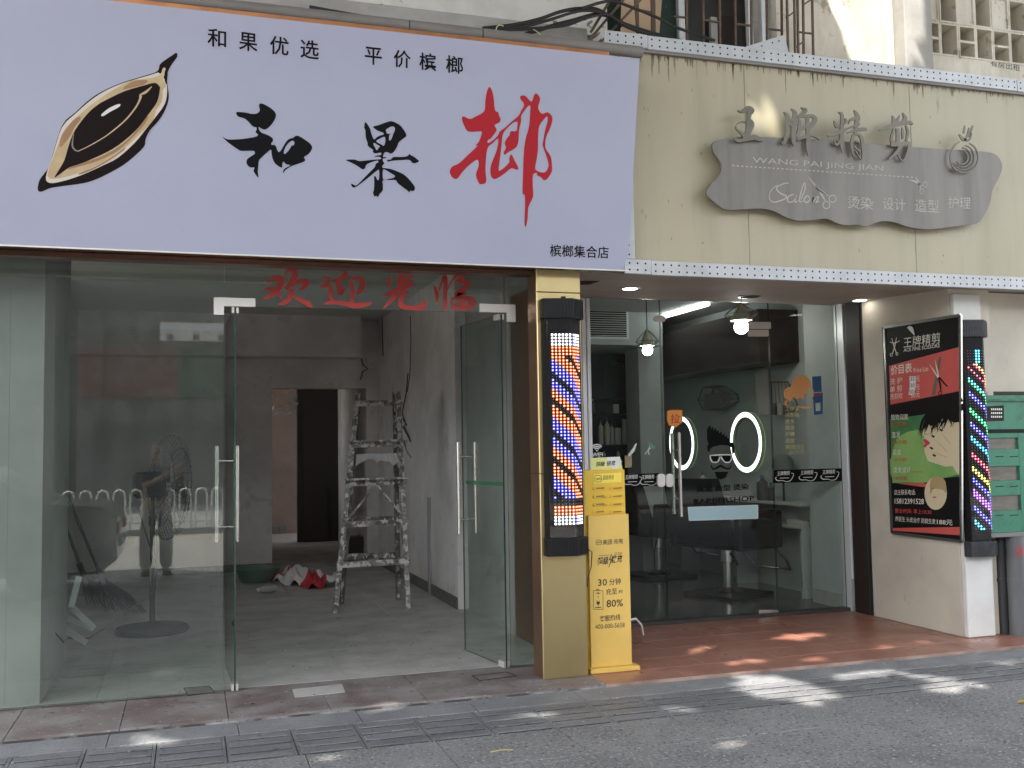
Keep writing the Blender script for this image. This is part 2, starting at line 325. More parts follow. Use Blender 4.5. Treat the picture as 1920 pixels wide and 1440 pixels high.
        if th:
            for l in loops:
                n = len(l); s.add([Vector(p) for p in l]+[Vector(p)+nrm*th for p in l], [(i, (i+1) % n, n+(i+1) % n, n+i) for i in range(n)])
        return s
    def build(s, name, mats, parent=None, smooth=False, local=False):
        me = bpy.data.meshes.new(name); o0 = ORG.get(parent.name, Vector()) if (parent and not local) else Vector()
        me.from_pydata([(v[0]-o0.x, v[1]-o0.y, v[2]-o0.z) for v in s.v], [], s.f)
        for m in (mats if isinstance(mats, (list, tuple)) else [mats]): me.materials.append(M[m] if isinstance(m, str) else m)
        if len(me.materials) > 1: me.polygons.foreach_set('material_index', s.mi)
        if smooth:
            me.polygons.foreach_set('use_smooth', [True]*len(me.polygons))
            try: me.set_sharp_from_angle(angle=R(40))
            except Exception: pass
        me.update(); o = bpy.data.objects.new(name, me); COL.objects.link(o)
        if parent: o.parent = parent; ORG[o.name] = o0
        return o
def tag(o, label=None, cat=None, group=None, kind=None):
    for k, v in (('label', label), ('category', cat), ('group', group), ('kind', kind)):
        if v: o[k] = v
    return o
def thing(name, label, cat, loc=(0, 0, 0), group=None, rz=0):
    o = bpy.data.objects.new(name, None); COL.objects.link(o); o.location = loc; o.rotation_euler.z = rz; o.empty_display_size = .1
    ORG[o.name] = Vector(loc); return tag(o, label, cat, group)
def struct(o): o['kind'] = 'structure'; return o
def sub(name, parent):     # an empty part that carries sub-parts
    o = bpy.data.objects.new(name, None); COL.objects.link(o); o.parent = parent; ORG[o.name] = ORG[parent.name]; return o
def copy_tree(o, parent=None, loc=None):
    c = o.copy(); COL.objects.link(c)
    if parent: c.parent = parent
    if loc is not None: c.location = loc
    for ch in [x for x in bpy.data.objects if x.parent == o]: copy_tree(ch, c)
    return c
def smooth_loop(p, k=3):
    p = [Vector((*q, 0)) for q in p]; n = len(p); out = []
    for i in range(n):
        a, b, c, d = p[i-1], p[i], p[(i+1) % n], p[(i+2) % n]
        for j in range(k):
            t = j/k; q = .5*((2*b)+(c-a)*t+(2*a-5*b+4*c-d)*t*t+(3*b-a-3*c+d)*t**3); out.append((q.x, q.y))
    return out
def crop(ox, oy, s): return lambda pts: [(ox+q[0]/s, oy+q[1]/s, *[w/s for w in q[2:]]) for q in pts]
def shape(mb, plane, loops, off=.002, th=0.0, sm=3):
    return mb.fill([[plane.at(x, y, off) for x, y in (smooth_loop(l, sm) if sm > 1 else l)] for l in loops], plane.n, th)
def stroke(mb, plane, pts, off=.002, th=0.0, k=5):
    if k == 1:
        for a, b in zip(pts, pts[1:]): stroke(mb, plane, [a, b], off, th)
        return mb
    "brush stroke: points (x, y, width) in the photograph's pixels"
    if len(pts) > 2:
        P = [pts[0]]+list(pts)+[pts[-1]]; out = []
        for i in range(1, len(P)-2):
            a, b, c, d = (np.array(P[j], float) for j in (i-1, i, i+1, i+2))
            for j in range(k):
                t = j/k; out.append(.5*(2*b+(c-a)*t+(2*a-5*b+4*c-d)*t*t+(3*b-a-3*c+d)*t**3))
        out.append(np.array(pts[-1], float)); P = out
    else: P = [np.array(p, float) for p in pts]
    Lf, Rt = [], []
    for i, p in enumerate(P):
        d = P[min(i+1, len(P)-1)][:2]-P[max(i-1, 0)][:2]; d = d/(np.hypot(*d)+1e-9); n = np.array([-d[1], d[0]])*max(p[2], .3)/2
        Lf.append(p[:2]+n); Rt.append(p[:2]-n)
    lp = Lf+Rt[::-1]; n = len(P)
    vs = [plane.at(x, y, off+th) for x, y in lp]; N2 = 2*n
    fs = [(i, i+1, N2-2-i, N2-1-i) for i in range(n-1)]
    mb.add(vs, fs)
    if th: mb.add([plane.at(x, y, off) for x, y in lp]+vs, [(i, (i+1) % N2, N2+(i+1) % N2, N2+i) for i in range(N2)])
    return mb
TXT = {}
def text(body, bl, br, tl, plane, m, parent, off=.002, name='lettering', bold=0.0, shear=0.0, th=0.0, mirror=False, res=2):
    "a line of print stretched over the parallelogram bl, br, tl (photograph pixels) on a plane"
    key = (body, bold, shear)
    if key not in TXT:
        c = bpy.data.curves.new('line', 'FONT'); c.body = body; c.resolution_u = res; c.offset = bold; c.shear = shear; c.fill_mode = 'FRONT'
        o = bpy.data.objects.new('line', c); COL.objects.link(o); dg = bpy.context.evaluated_depsgraph_get()
        me = bpy.data.meshes.new_from_object(o.evaluated_get(dg)); bpy.data.objects.remove(o); bpy.data.curves.remove(c)
        vs = np.array([v.co[:2] for v in me.vertices]); fs = [tuple(p.vertices) for p in me.polygons]; bpy.data.meshes.remove(me)
        TXT[key] = ((vs-vs.min(0))/(np.ptp(vs, axis=0)+1e-9), fs)
    vs, fs = TXT[key]; A, B, D = plane.at(*bl, off), plane.at(*br, off), plane.at(*tl, off)
    if mirror: A, B = B, A; D = A+(D-B)
    mb = parent if isinstance(parent, MB) else MB(); mb.add([A+(B-A)*float(x)+(D-A)*float(y) for x, y in vs], fs)
    if isinstance(parent, MB): return mb
    return mb.build(name, m, parent)

# ------------------------------------------------------------------ ground
g = struct(MB().quad((-300, -300, -.24), (300, -300, -.24), (300, 300, -.24), (-300, 300, -.24)).build('ground', 'asphalt'))
struct(MB().quad((-80, -9.4, -.16), (80, -9.4, -.16), (80, -1.2, -.16), (-80, -1.2, -.16)).build('road', 'asphalt'))
mb = MB()
for y in (-8.9, -1.6): mb.box(-80, 80, y, y+.12, -.158, -.155)
tag(mb.build('road_marking', 'ylw_line', None), kind='structure')
struct(MB().box(-80, 80, -30, -9.4, -.23, -.03).build('far_pavement', 'pave'))
struct(MB().box(-80, 80, -1.2, -1.02, -.23, -.015).build('kerb', 'concrete'))
pave = struct(MB().box(-80, 80, -1.016, 6.296, -.2, -.034).build('pavement', 'joint'))
base = None
def pieces(name, parent, proto, spots, jz=.0012):
    for i, (x, y) in enumerate(spots):
        o = proto if i == 0 else proto.copy()
        if i: COL.objects.link(o); o.parent = parent
        o.location = (x, y, random.uniform(-jz, jz))
rows = [(2.46, 2.965), (2.965, 3.47), (3.47, 3.975), (3.975, 4.48), (4.48, 4.985), (4.985, 5.495), (6.025, 6.296)]
for r, (y0, y1) in enumerate(rows):
    ph = 3.03 if r in (4, 2, 0) else 3.38
    if r == 6: ph = 2.37
    w, d = .7, y1-y0
    pr = MB().bbox(.0025, w-.0025, .0025, d-.0025, -.06, -.02, .0022).build('paving_slab', 'pave2' if r == 6 else 'pave', pave, local=True)
    pieces('paving_slab', pave, pr, [(ph+w*k, y0) for k in range(-8, 8)])
mb = MB().box(-80, 80, -1.016, 2.455, -.03, -.0205); tag(mb.build('paved_strip', 'pave', pave), kind='stuff')
tm = MB(); tm.cur = 1; tm.bbox(.003, .3545, .003, .517, -.06, -.0245, .002); tm.cur = 0
tm.box(.003, .02, .003, .517, -.0245, -.0205); tm.box(.338, .3545, .003, .517, -.0245, -.0205)
for k in range(4): tm.bbox(.02, .338, .018+k*.127, .018+k*.127+.101, -.0245, -.0180, .004)
pr = tm.build('tactile_tile', ['tactile', 'groove'], pave, local=True)
pieces('tactile_tile', pave, pr, [(-.525+.3575*k, 5.5) for k in range(-5, 21)])

thr = struct(MB().box(-4, 2.622, 6.305, 7.1, -.2, -.012).build('threshold', 'joint'))
pr = MB().bbox(.0015, .5985, .0015, .793, -.05, 0, .003).build('stone', 'thresh', thr, local=True)
pieces('stone', thr, pr, [(-3.378+.6*k, 6.305) for k in range(10)], .0008)
por = struct(MB().box(2.624, 7.4, 6.302, 8.2, -.2, -.0015).build('porch_floor', 'grout'))
pr = MB().bbox(.0028, .5972, .0028, .3132, -.03, 0, .0012).build('tile', 'porch', por, local=True)
pieces('tile', por, pr, [(2.624+.6*k-(.3 if j % 2 else 0)+ (.0), 6.302+.316*j) for j in range(6) for k in range(9) if (j % 2 == 0 or k > 0)], .0006)
pr2 = MB().bbox(.0028, .2972, .0028, .3132, -.03, 0, .0012).build('tile', 'porch', por, local=True)
pieces('tile', por, pr2, [(2.624, 6.302+.316*j) for j in (1, 3, 5)], .0006)
sfl = struct(MB().box(-4, 3.0, 7.102, 22, -.2, -.004).build('shop_floor', 'joint'))
pr = MB().bbox(.001, .799, .001, .799, -.03, 0, .0008).build('floor_tile', 'floor', sfl, local=True)
pieces('floor_tile', sfl, pr, [(-2.17+.8*k, 7.102+.8*j) for j in range(10) for k in range(6)], .0004)
tag(MB().box(-4, 2.9, 15.104, 21.9, -.02, -.001).build('far_floor', 'floor', sfl), kind='stuff')
cfl = struct(MB().box(3.0, 7.6, 8.305, 14.4, -.2, -.004).build('salon_floor', 'joint'))
pr = MB().bbox(.001, .799, .001, .799, -.03, 0, .0008).build('floor_tile', 'sfloor', cfl, local=True)
pieces('floor_tile', cfl, pr, [(3.0+.8*k, 8.305+.8*j) for j in range(7) for k in range(5)], .0)
struct(MB().bbox(3.0, 6.1, 8.202, 8.303, -.1, .028, .004).build('salon_sill', 'dark'))
for nm, pts in (('floor_plate', [(548, 1293), (641, 1283), (647, 1298), (553, 1308)]),):
    q = [at(x, y, Z=.0) for x, y in pts]; mb = MB().hexa([(v.x, v.y, -.01) for v in q][::-1], [(v.x, v.y, .0025) for v in q][::-1])
    mb.build('floor_plate', 'floor', thr)
for pts in ([(345, 1291), (392, 1287), (402, 1299), (352, 1305)], [(885, 1268), (950, 1261), (968, 1268), (900, 1277)]):
    q = [at(x, y, Z=.0) for x, y in pts]; MB().hexa([(v.x, v.y, -.01) for v in q][::-1], [(v.x, v.y, .003) for v in q][::-1]).build('floor_spring_cover', 'thresh', thr)
    e = MB()
    for i in range(4): e.bar(q[i]+Vector((0, 0, .003)), q[(i+1) % 4]+Vector((0, 0, .003)), .006, .003)
    e.build('cover_edge', 'hole', thr)

# ------------------------------------------------------------------ the building
bld = thing('building', 'old concrete building with stained upper wall and pierced block wall above the shops', 'building', (0, 7.5, 0))
YW = 7.5
zt = 4.35
MB().box(-6, 3.26, YW, 7.9, zt, 9.5).build('wall', 'plaster', bld)
MB().box(3.262, 4.86, YW, 7.9, 6.4, 9.5).build('wall', 'plaster', bld)
MB().box(4.862, at(1744, 40, Y=YW).x-.002, YW, 7.9, zt, 9.5).build('wall', 'plaster_y', bld)
zb = at(1830, 112, Y=YW).z
MB().box(at(1744, 40, Y=YW).x, 11, YW, 7.9, zt, zb).build('wall', 'plaster_y', bld)
MB().box(3.262, 4.86, YW, 7.9, zt, 4.7).build('sill', 'concrete', bld)
xa, xb = at(1694, 60, Y=7.3).x, at(1746, 60, Y=7.3).x
MB().bbox(xa, xb, 7.28, YW-.002, zt, 9.5, .01).build('pillar', 'concrete', bld)
MB().bbox(at(1662, 60, Y=7.42).x, xa-.002, 7.42, YW-.002, zt, 9.5, .008).build('pilaster', 'plaster_y', bld)
ztop = at(830, 21, Y=7.2).z
MB().bbox(-6, at(1102, 60, Y=7.2).x, 7.2, YW-.002, zt, ztop, .01).build('concrete_beam', 'concrete', bld)
# ragged broken edge of the beam and rubble on it
mb = MB()
for i in range(130):
    x = random.uniform(-.6, 3.1) if i < 80 else random.uniform(2.7, 3.25); s = random.uniform(.012, .045 if i < 80 else .06); z = ztop+s*.3 if i < 80 else ztop+random.uniform(-.16, .1)
    c = Vector((x, 7.42-random.uniform(0, .16), z)); a = [c+Vector((random.uniform(-s, s), random.uniform(-s, s), random.uniform(-s*.6, s*.6))) for _ in range(6)]
    mb.add(a, [(0, 1, 2), (0, 2, 3), (0, 3, 4), (0, 4, 5), (1, 3, 5), (2, 4, 5), (1, 2, 4)])
tag(mb.build('broken_mortar', 'concrete', bld), kind='stuff')
# pierced concrete blocks
xs = [1744, 1763, 1797, 1829, 1861, 1893, 1925, 1957, 1990]
for row in range(3):
    for k in range(len(xs)-1):
        x0, x1 = at(xs[k], 70, Y=YW).x, at(xs[k+1], 70, Y=YW).x
        z0 = zb+.003+.315*row; z1 = z0+.312; split = (k % 2 == 0) and row < 1; t = .017
        mb = MB(); y0, y1 = YW+random.uniform(-.006, .004), 7.68
        mb.box(x0+.001, x0+t, y0, y1, z0, z1); mb.box(x1-t, x1-.001, y0, y1, z0, z1)
        mb.box(x0+t+.0005, x1-t-.0005, y0, y1, z0, z0+t); mb.box(x0+t+.0005, x1-t-.0005, y0, y1, z1-t, z1)
        if split: mb.box(x0+t+.0005, x1-t-.0005, y0, y1, z0+.145, z0+.167)
        if row >= 1 and k % 2 == 0: mb.box(x0+t+.0005, x1-t-.0005, y0+.01, y1, z0+t+.001, z1-t-.001)
        mb.build('breeze_block', 'plaster_y', bld)
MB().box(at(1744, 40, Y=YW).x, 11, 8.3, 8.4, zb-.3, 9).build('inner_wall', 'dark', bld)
MB().box(-6, 11, 7.5, 8.7, 9.501, 9.6).build('upper_slab', 'concrete', bld)
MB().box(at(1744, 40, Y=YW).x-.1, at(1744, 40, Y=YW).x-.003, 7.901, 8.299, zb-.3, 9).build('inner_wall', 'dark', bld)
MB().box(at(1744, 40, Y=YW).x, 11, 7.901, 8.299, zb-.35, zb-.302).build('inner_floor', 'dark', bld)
text('有房出租', (1857, 124), (1912, 134), (1857, 112), PY(YW), 'kink', bld, name='scribble')
# window room behind the grille
MB().box(3.0, 5.1, 8.6, 8.7, 4.3, 6.6).build('inner_wall', 'darkglass', bld)
MB().box(3.1, 3.26, 7.902, 8.6, 4.3, 6.6).build('inner_wall', 'darkglass', bld)
MB().box(4.862, 5.0, 7.902, 8.6, 4.3, 6.6).build('inner_wall', 'darkglass', bld)
# main envelope: slabs, party walls
MB().box(-5, 10, 7.92, 22.2, 3.46, 3.7).build('floor_slab', 'ceil', bld)
MB().box(-5, 10, 6.98, 7.9, 3.2, 3.45).build('edge_beam', 'concrete', bld)
win = sub('window', bld)
pw = PY(7.55)
def pxbox(mb, x0, y0, x1, y1, Y, d):
    a, b = at(x0, (y0+y1)/2, Y=Y), at(x1, (y0+y1)/2, Y=Y); c, e = at((x0+x1)/2, y0, Y=Y), at((x0+x1)/2, y1, Y=Y)
    return mb.box(a.x, b.x, Y, Y+d, e.z, c.z)
for x0, x1 in ((1272, 1283), (1402, 1410), (1427, 1434)): pxbox(MB(), x0, -120, x1, 105, 7.55, .05).build('frame', 'alu', win)
pxbox(MB(), 1286, -120, 1402, 105, 7.72, .01).build('pane', 'darkglass', win)
pxbox(MB(), 1334, 32, 1346, 108, 7.66, .04).build('post', 'concrete', win)
pxbox(MB(), 1347, 30, 1379, 108, 7.69, .01).build('board', 'brownbox', win)
t = thing('green_netting', 'dark green netting with pale specks hung in the window beside the cardboard', 'netting', at(1200, 40, Y=7.56))
pxbox(MB(), 1124, -130, 1270, 108, 7.60, .012).build('net', 'net', t)
t = thing('cardboard_sheet', 'brown cardboard sheet wedged behind the rusty window bars', 'cardboard', at(1205, 40, Y=7.46))
q = [PY(7.47).at(*p) for p in ((1166, -40), (1243, -36), (1235, 72), (1163, 66))]; MB().fill([q[::-1]], (0, -1, 0), .008).build('sheet', 'card', t)
gr = thing('window_grille', 'rusty brown iron bars fixed over the upper window', 'window bars', at(1400, 60, Y=7.3))
GP = PY(7.28)
for x in (1194, 1225, 1286, 1317, 1348, 1377, 1407, 1436, 1464):
    MB().bar(GP.at(x, -150), GP.at(x+2.5, 112), .016).build('bar', 'iron', gr)
for a, b in (((1262, 31), (1286, 33)), ((1317, 37), (1348, 42)), ((1378, 45), (1407, 48)), ((1438, 54), (1465, 57)), ((1194, 18), (1225, 24))): MB().bar(GP.at(*a), GP.at(*b), .014).build('cross_bar', 'iron', gr)
gr2 = thing('iron_trellis', 'tall dark iron trellis with slanted rungs beside the sunlit wall', 'iron trellis', at(1500, 60, Y=7.2))
G2 = PY(7.2)
for x, x2 in ((1472, 1478), (1487, 1491), (1493, 1497), (1504, 1507), (1520, 1525)): MB().bar(G2.at(x, -150), G2.at(x2, 110), .016).build('upright', 'iron', gr2)
for a, b in (((1474, 33), (1488, 23)), ((1505, 10), (1521, -1)), ((1496, 60), (1523, 63)), ((1493, 88), (1506, 78)), ((1475, -22), (1489, -32))): MB().bar(G2.at(*a), G2.at(*b), .013).build('rung', 'iron', gr2)
gr3 = thing('iron_brackets', 'crossed rusty angle irons leaning in front of the cardboard', 'bracket', at(1180, 40, Y=7.1))
for a, b in (((1128, 78), (1210, -10)), ((1102, 78), (1172, -4)), ((1150, -10), (1108, 60)), ((1190, -20), (1196, 62)), ((1222, -20), (1224, 66))): MB().bar(PY(7.12).at(*a), PY(7.12).at(*b), .02, .02).build('angle_iron', 'iron', gr3)
t = thing('metal_offcut', 'cream drilled metal offcut resting on the ledge below the window bars', 'offcut', at(1440, 85, Y=7.1))
q = [PY(7.1).at(*p) for p in ((1398, 88), (1470, 66), (1480, 112), (1398, 118))]; MB().fill([q], (0, -1, 0), .01).build('plate', 'perf', t)
mb = MB()
for x, y in ((1427, 87), (1447, 81), (1459, 78)): mb.fill([[PY(7.1).at(x+1.6*math.cos(a), y+1.6*math.sin(a), .012) for a in np.linspace(0, 6.28, 7)[:-1]]], (0, -1, 0))
tag(mb.build('hole', 'hole', t), kind='stuff')
# cables
def cable(pts, r, label, Y0=7.05, group='black cables over the shop sign', m='cable'):
    P = [np.array(PY(Y0+(p[2] if len(p) > 2 else 0)).at(p[0], p[1])) for p in pts]
    Q = [P[0]]+P+[P[-1]]; out = []
    for i in range(1, len(Q)-2):
        for j in range(6):
            t_ = j/6; a, b, c, d = Q[i-1:i+3]; out.append(.5*(2*b+(c-a)*t_+(2*a-5*b+4*c-d)*t_*t_+(3*b-a-3*c+d)*t_**3))
    out.append(P[-1]); o = MB().tube([Vector(p) for p in out], r, 7).build('cable', m, None, True); tag(o, label, 'cable', group)
CL = 'black cable, one of the slack bundle running over the shop sign'
cable([(905, 53), (960, 47), (1010, 36), (1050, 22), (1085, 16), (1120, 18), (1155, 38), (1200, 55), (1260, 72), (1310, 86)], .014, 'lowest black cable of the bundle, reaching farthest right onto the white perforated ledge')
cable([(912, 56), (980, 50), (1030, 37), (1090, 20), (1135, 26), (1170, 48), (1220, 66), (1285, 82)], .012, 'black cable arching over the broken concrete end above the sign', 7.02)
cable([(930, 58), (1000, 53), (1060, 48), (1100, 34), (1140, 28), (1180, 52), (1232, 68)], .010, 'middle black cable ending beside the cardboard sheet', 6.98)
cable([(985, 64), (1030, 50), (1075, 38), (1118, 27), (1145, 32), (1166, 50)], .016, 'thickest black cable, a short arch over the broken concrete', 7.06)
cable([(1090, 16), (1125, 5), (1150, 2), (1180, 12), (1230, 32), (1270, 52), (1340, 76)], .012, 'highest black cable, sloping down in front of the cardboard to the window bars', 7.0)
cable([(940, 57), (1005, 55), (1080, 40), (1100, 36)], .006, 'thinnest black cable, running straight under the arched bundle', 6.96)
cable([(580, 14), (640, 25), (700, 35), (755, 42)], .016, 'pair of black cables lying on the gutter at the sign top', 6.72, group=None)
cable([(930, 57), (932, 50), (938, 47), (944, 49)], .004, 'yellow cable tie round the black bundle by the gutter joint', 6.9, None, 'ycable')
cable([(1000, 55), (1008, 60), (1014, 66)], .004, 'loose yellow wire end hanging below the cable bundle', 6.9, None, 'ycable')

# ------------------------------------------------------------------ shop sign
SP0 = PY(6.45).at(600, 484); SP1 = PY(6.16).at(600, 52)
sn = Vector((1, 0, 0)).cross(Vector((0, 6.17-6.45, 4.203-2.793))).normalized(); SS = Plane((0, 6.45, 2.793), sn)
TOPZ, TOPY = 4.203, 6.17
X0S, X1S = -3.2, SS.at(1177, 507).x
sg = thing('shop_sign', 'big pale lilac shop sign with black and red brush characters and a betel nut', 'shop sign', (0, 6.45, 2.793))
bk = Vector((0, .2, .04))
lo = [Vector((X0S, 6.45, 2.793)), Vector((X1S, 6.45, 2.793))]; hi = [Vector((X0S, TOPY, TOPZ)), Vector((X1S, TOPY, TOPZ))]
nb = -SS.n if SS.n.y > 0 else SS.n
SS.n = nb; th = .045
mb = MB(); mb.cur = 0; mb.quad(lo[0], lo[1], hi[1], hi[0]); mb.cur = 1
B = [v-nb*th for v in (lo[0], lo[1], hi[1], hi[0])]
mb.quad(lo[0], B[0], B[1], lo[1]); mb.quad(lo[1], B[1], B[2], hi[1]); mb.quad(hi[1], B[2], B[3], hi[0]); mb.quad(lo[0], hi[0], B[3], B[0]); mb.quad(*B)
mb.build('panel', ['sign', 'signedge'], sg)
MB().box(X0S, X1S+.003, 6.434, 6.449, 2.7835, 2.7925).build('bottom_trim', 'satin', sg)
c1 = crop(410, 180, 8.726)
HE = [(58,662),(110,695),(170,712),(330,708),(480,690),(600,668),(635,650),(640,625),(605,595),(620,550),(618,515),(560,500),(500,435),(440,380),(390,358),(330,342),(295,310),(290,265),(350,263),(450,272),(530,292),(610,290),(655,265),(672,230),(660,150),(690,122),(740,135),(830,185),(905,245),(937,310),(920,380),(870,460),(800,530),(750,550),(700,535),(655,508),(660,545),(695,595),(780,630),(850,665),(885,700),(885,740),(862,770),(865,802),(910,800),(940,830),(955,880),(985,918),(1020,890),(1060,820),(1110,740),(1160,700),(1215,685),(1260,652),(1310,655),(1380,695),(1480,765),(1525,825),(1520,880),(1470,950),(1395,1000),(1418,1050),(1370,1085),(1270,1120),(1190,1148),(1130,1185),(1085,1220),(1060,1258),(1055,1225),(1090,1180),(1175,1135),(1110,1120),(1080,1095),(1058,1075),(1040,1110),(1035,1170),(980,1150),(920,1100),(885,1030),(865,950),(855,880),(790,925),(710,1000),(662,1050),(650,1130),(640,1240),(650,1335),(600,1280),(570,1225),(585,1170),(520,1170),(470,1130),(455,1080),(470,1030),(530,985),(590,945),(575,900),(480,897),(360,897),(300,865),(200,795),(130,740)]
HEh = [(1065,930),(1075,880),(1110,810),(1160,755),(1210,732),(1240,760),(1225,810),(1195,810),(1160,870),(1110,930),(1080,948)]
shape(MB(), SS, [c1(HE), c1(HEh)]).build('character', 'ink', sg)
c2 = crop(640, 220, 9.2875)
GU = [(415,82),(460,130),(500,200),(520,280),(550,360),(575,385),(620,345),(680,315),(735,300),(735,275),(710,260),(650,240),(590,205),(552,175),(570,155),(650,135),(740,100),(820,75),(880,68),(950,95),(1030,145),(1080,210),(1115,265),(1132,325),(1080,370),(1000,435),(975,500),(930,580),(885,625),(850,630),(810,610),(770,605),(740,630),(725,690),(770,692),(775,712),(730,715),(720,745),(740,790),(745,810),(715,840),(718,880),(770,885),(860,900),(960,935),(1070,985),(1150,1050),(1230,1140),(1280,1220),(1270,1270),(1230,1285),(1195,1275),(1185,1308),(1140,1265),(1060,1210),(985,1150),(945,1095),(850,1092),(725,1097),(722,1180),(720,1270),(670,1330),(635,1390),(610,1365),(580,1380),(550,1320),(565,1260),(572,1150),(570,1030),(595,1030),(615,1070),(635,1095),(655,1070),(660,990),(655,920),(640,915),(590,950),(500,1025),(400,1105),(300,1180),(230,1222),(190,1210),(170,1160),(190,1160),(235,1185),(275,1175),(340,1115),(440,1010),(530,920),(585,860),(600,810),(645,780),(630,755),(560,768),(480,800),(430,830),(415,880),(380,905),(340,890),(250,830),(150,780),(82,748),(130,735),(240,737),(310,762),(430,752),(560,738),(680,728),(690,705),(650,685),(575,688),(620,665),(690,655),(690,615),(650,620),(600,628),(555,615),(545,580),(555,570),(500,530),(460,490),(455,440),(430,370),(420,300),(418,230),(400,190),(400,140)]
GH = [[(775,215),(820,185),(880,158),(925,175),(930,225),(900,300),(875,370),(850,402),(828,390),(835,310),(860,285),(800,285),(780,250)], [(605,420),(660,375),(740,338),(765,360),(765,430),(740,495),(690,470)], [(560,450),(585,450),(625,480),(672,505),(640,540),(630,565),(610,570),(590,530),(565,490)], [(728,908),(840,960),(932,1020),(900,1055),(820,1072),(730,1086)]]
GR = [(800,740),(850,738),(880,715),(910,690),(1000,690),(1110,685),(1160,665),(1190,635),(1200,655),(1260,685),(1320,730),(1352,765),(1300,795),(1240,797),(1180,742),(1050,745),(900,755),(830,770),(805,765)]
mb = MB(); shape(mb, SS, [c2(GU)]+[c2(h) for h in GH]); shape(mb, SS, [c2(GR)]); mb.build('character', 'ink', sg)
c3 = crop(830, 155, 5.141)
LA = [(447,42),(470,65),(490,140),(503,265),(535,285),(540,310),(558,355),(545,385),(500,410),(520,455),(490,505),(460,540),(435,555),(437,583),(490,550),(530,510),(550,470),(600,435),(660,380),(730,320),(755,270),(785,210),(745,150),(760,125),(800,130),(855,185),(880,120),(905,105),(940,155),(920,230),(935,280),(965,300),(1010,285),(1050,320),(1055,370),(1030,450),(995,530),(990,630),(1040,710),(1053,800),(1050,860),(1010,925),(975,940),(945,910),(912,895),(905,870),(870,890),(868,1000),(870,1100),(825,1200),(818,1300),(800,1390),(788,1350),(793,1200),(790,1080),(770,1070),(773,900),(780,700),(795,560),(830,430),(840,330),(845,230),(825,225),(780,280),(755,325),(755,370),(735,460),(730,560),(710,620),(670,650),(640,665),(595,695),(588,670),(610,625),(597,585),(620,535),(645,505),(655,470),(710,465),(718,420),(720,380),(690,380),(640,420),(595,470),(575,520),(562,650),(545,780),(540,848),(580,830),(640,770),(640,735),(660,690),(690,745),(730,830),(700,835),(660,825),(590,880),(530,920),(490,928),(462,890),(462,810),(490,730),(520,650),(535,540),(480,585),(435,625),(418,720),(412,850),(420,930),(410,970),(370,978),(350,970),(320,890),(345,810),(345,760),(325,745),(260,790),(190,860),(140,925),(95,915),(67,860),(90,810),(160,775),(250,690),(335,610),(315,607),(350,565),(378,480),(350,470),(245,470),(205,410),(185,350),(200,325),(260,350),(320,325),(400,275),(410,180),(425,90)]
LH = [(1005,325),(1010,370),(985,470),(965,580),(965,610),(1000,710),(1020,800),(985,865),(920,855),(890,825),(905,740),(918,640),(920,500),(930,420),(970,360)]
shape(MB(), SS, [c3(LA), c3(LH)]).build('character', 'red', sg)
for ch, x in zip('和果优选', (389, 448, 506, 563)):
    text(ch, (x, 86+(x-389)*.128), (x+35, 90.5+(x-389)*.128), (x, 52+(x-389)*.12), SS, 'ink', sg, name='character', bold=.012)
for ch, x in zip('平价槟榔', (684, 738, 786, 836)):
    text(ch, (x, 120+(x-684)*.105), (x+32, 123.5+(x-684)*.105), (x, 87+(x-684)*.105), SS, 'ink', sg, name='character', bold=.012)
text('槟榔集合店', (1031, 481), (1141, 485), (1031, 458), SS, 'ink', sg, bold=.008)
# betel nut picture
cb = crop(40, 110, 5.54); pic = sub('fruit_picture', sg)
def lay(pts, m, k, sm=3): shape(MB(), SS, [cb(pts)], .0015+.0006*k, 0, sm).build('patch', m, pic)
lay([(170,1355),(190,1260),(245,1185),(300,1090),(420,700),(560,560),(730,408),(900,310),(1080,238),(1300,172),(1415,130),(1440,60),(1500,10),(1560,-30),(1610,-60),(1620,-20),(1570,50),(1525,130),(1510,200),(1520,290),(1532,400),(1500,520),(1430,640),(1335,745),(1290,840),(1280,905),(1200,990),(1060,1105),(880,1205),(760,1260),(640,1295),(420,1325),(300,1345),(205,1383)], 'f_black', 0)
lay([(255,1230),(330,1000),(424,712),(570,565),(740,418),(905,318),(1085,246),(1300,182),(1405,150),(1440,150),(1500,240),(1515,340),(1490,470),(1400,600),(1300,725),(1180,872),(1000,1032),(850,1108),(690,1183),(540,1240),(420,1275),(300,1292)], 'f_cream', 1)
lay([(270,1215),(380,900),(435,760),(520,660),(700,500),(860,385),(1000,300),(1150,225),(1250,215),(1430,175),(1470,100),(1500,110),(1475,220),(1505,280),(1470,330),(1460,440),(1400,540),(1370,640),(1270,745),(1165,845),(1000,1000),(860,1072),(690,1150),(540,1205),(400,1240)], 'f_tan', 2)
lay([(420,800),(540,640),(610,600),(610,640),(550,720),(510,800),(450,880),(400,920)], 'f_brown', 3); lay([(1080,285),(1180,230),(1310,225),(1270,270),(1150,300),(1060,320)], 'f_brown', 3)
lay([(480,1150),(600,1090),(800,1030),(990,930),(1150,800),(1310,600),(1290,670),(1160,815),(1000,960),(800,1060),(620,1115)], 'f_brown', 3); lay([(600,1190),(760,1125),(940,1025),(1070,930),(1060,955),(930,1048),(760,1145),(620,1200)], 'f_brown', 3)
lay([(345,1235),(395,1150),(440,1070),(465,1000),(500,880),(560,740),(690,570),(780,490),(860,440),(1070,340),(1270,280),(1385,252),(1432,285),(1440,320),(1410,450),(1320,580),(1190,745),(1000,905),(830,1000),(640,1082),(500,1130),(400,1200)], 'f_black', 4)
lay([(830,585),(870,545),(930,505),(1010,472),(1030,485),(1000,512),(920,555),(850,598)], 'f_white', 5)
mb = MB()
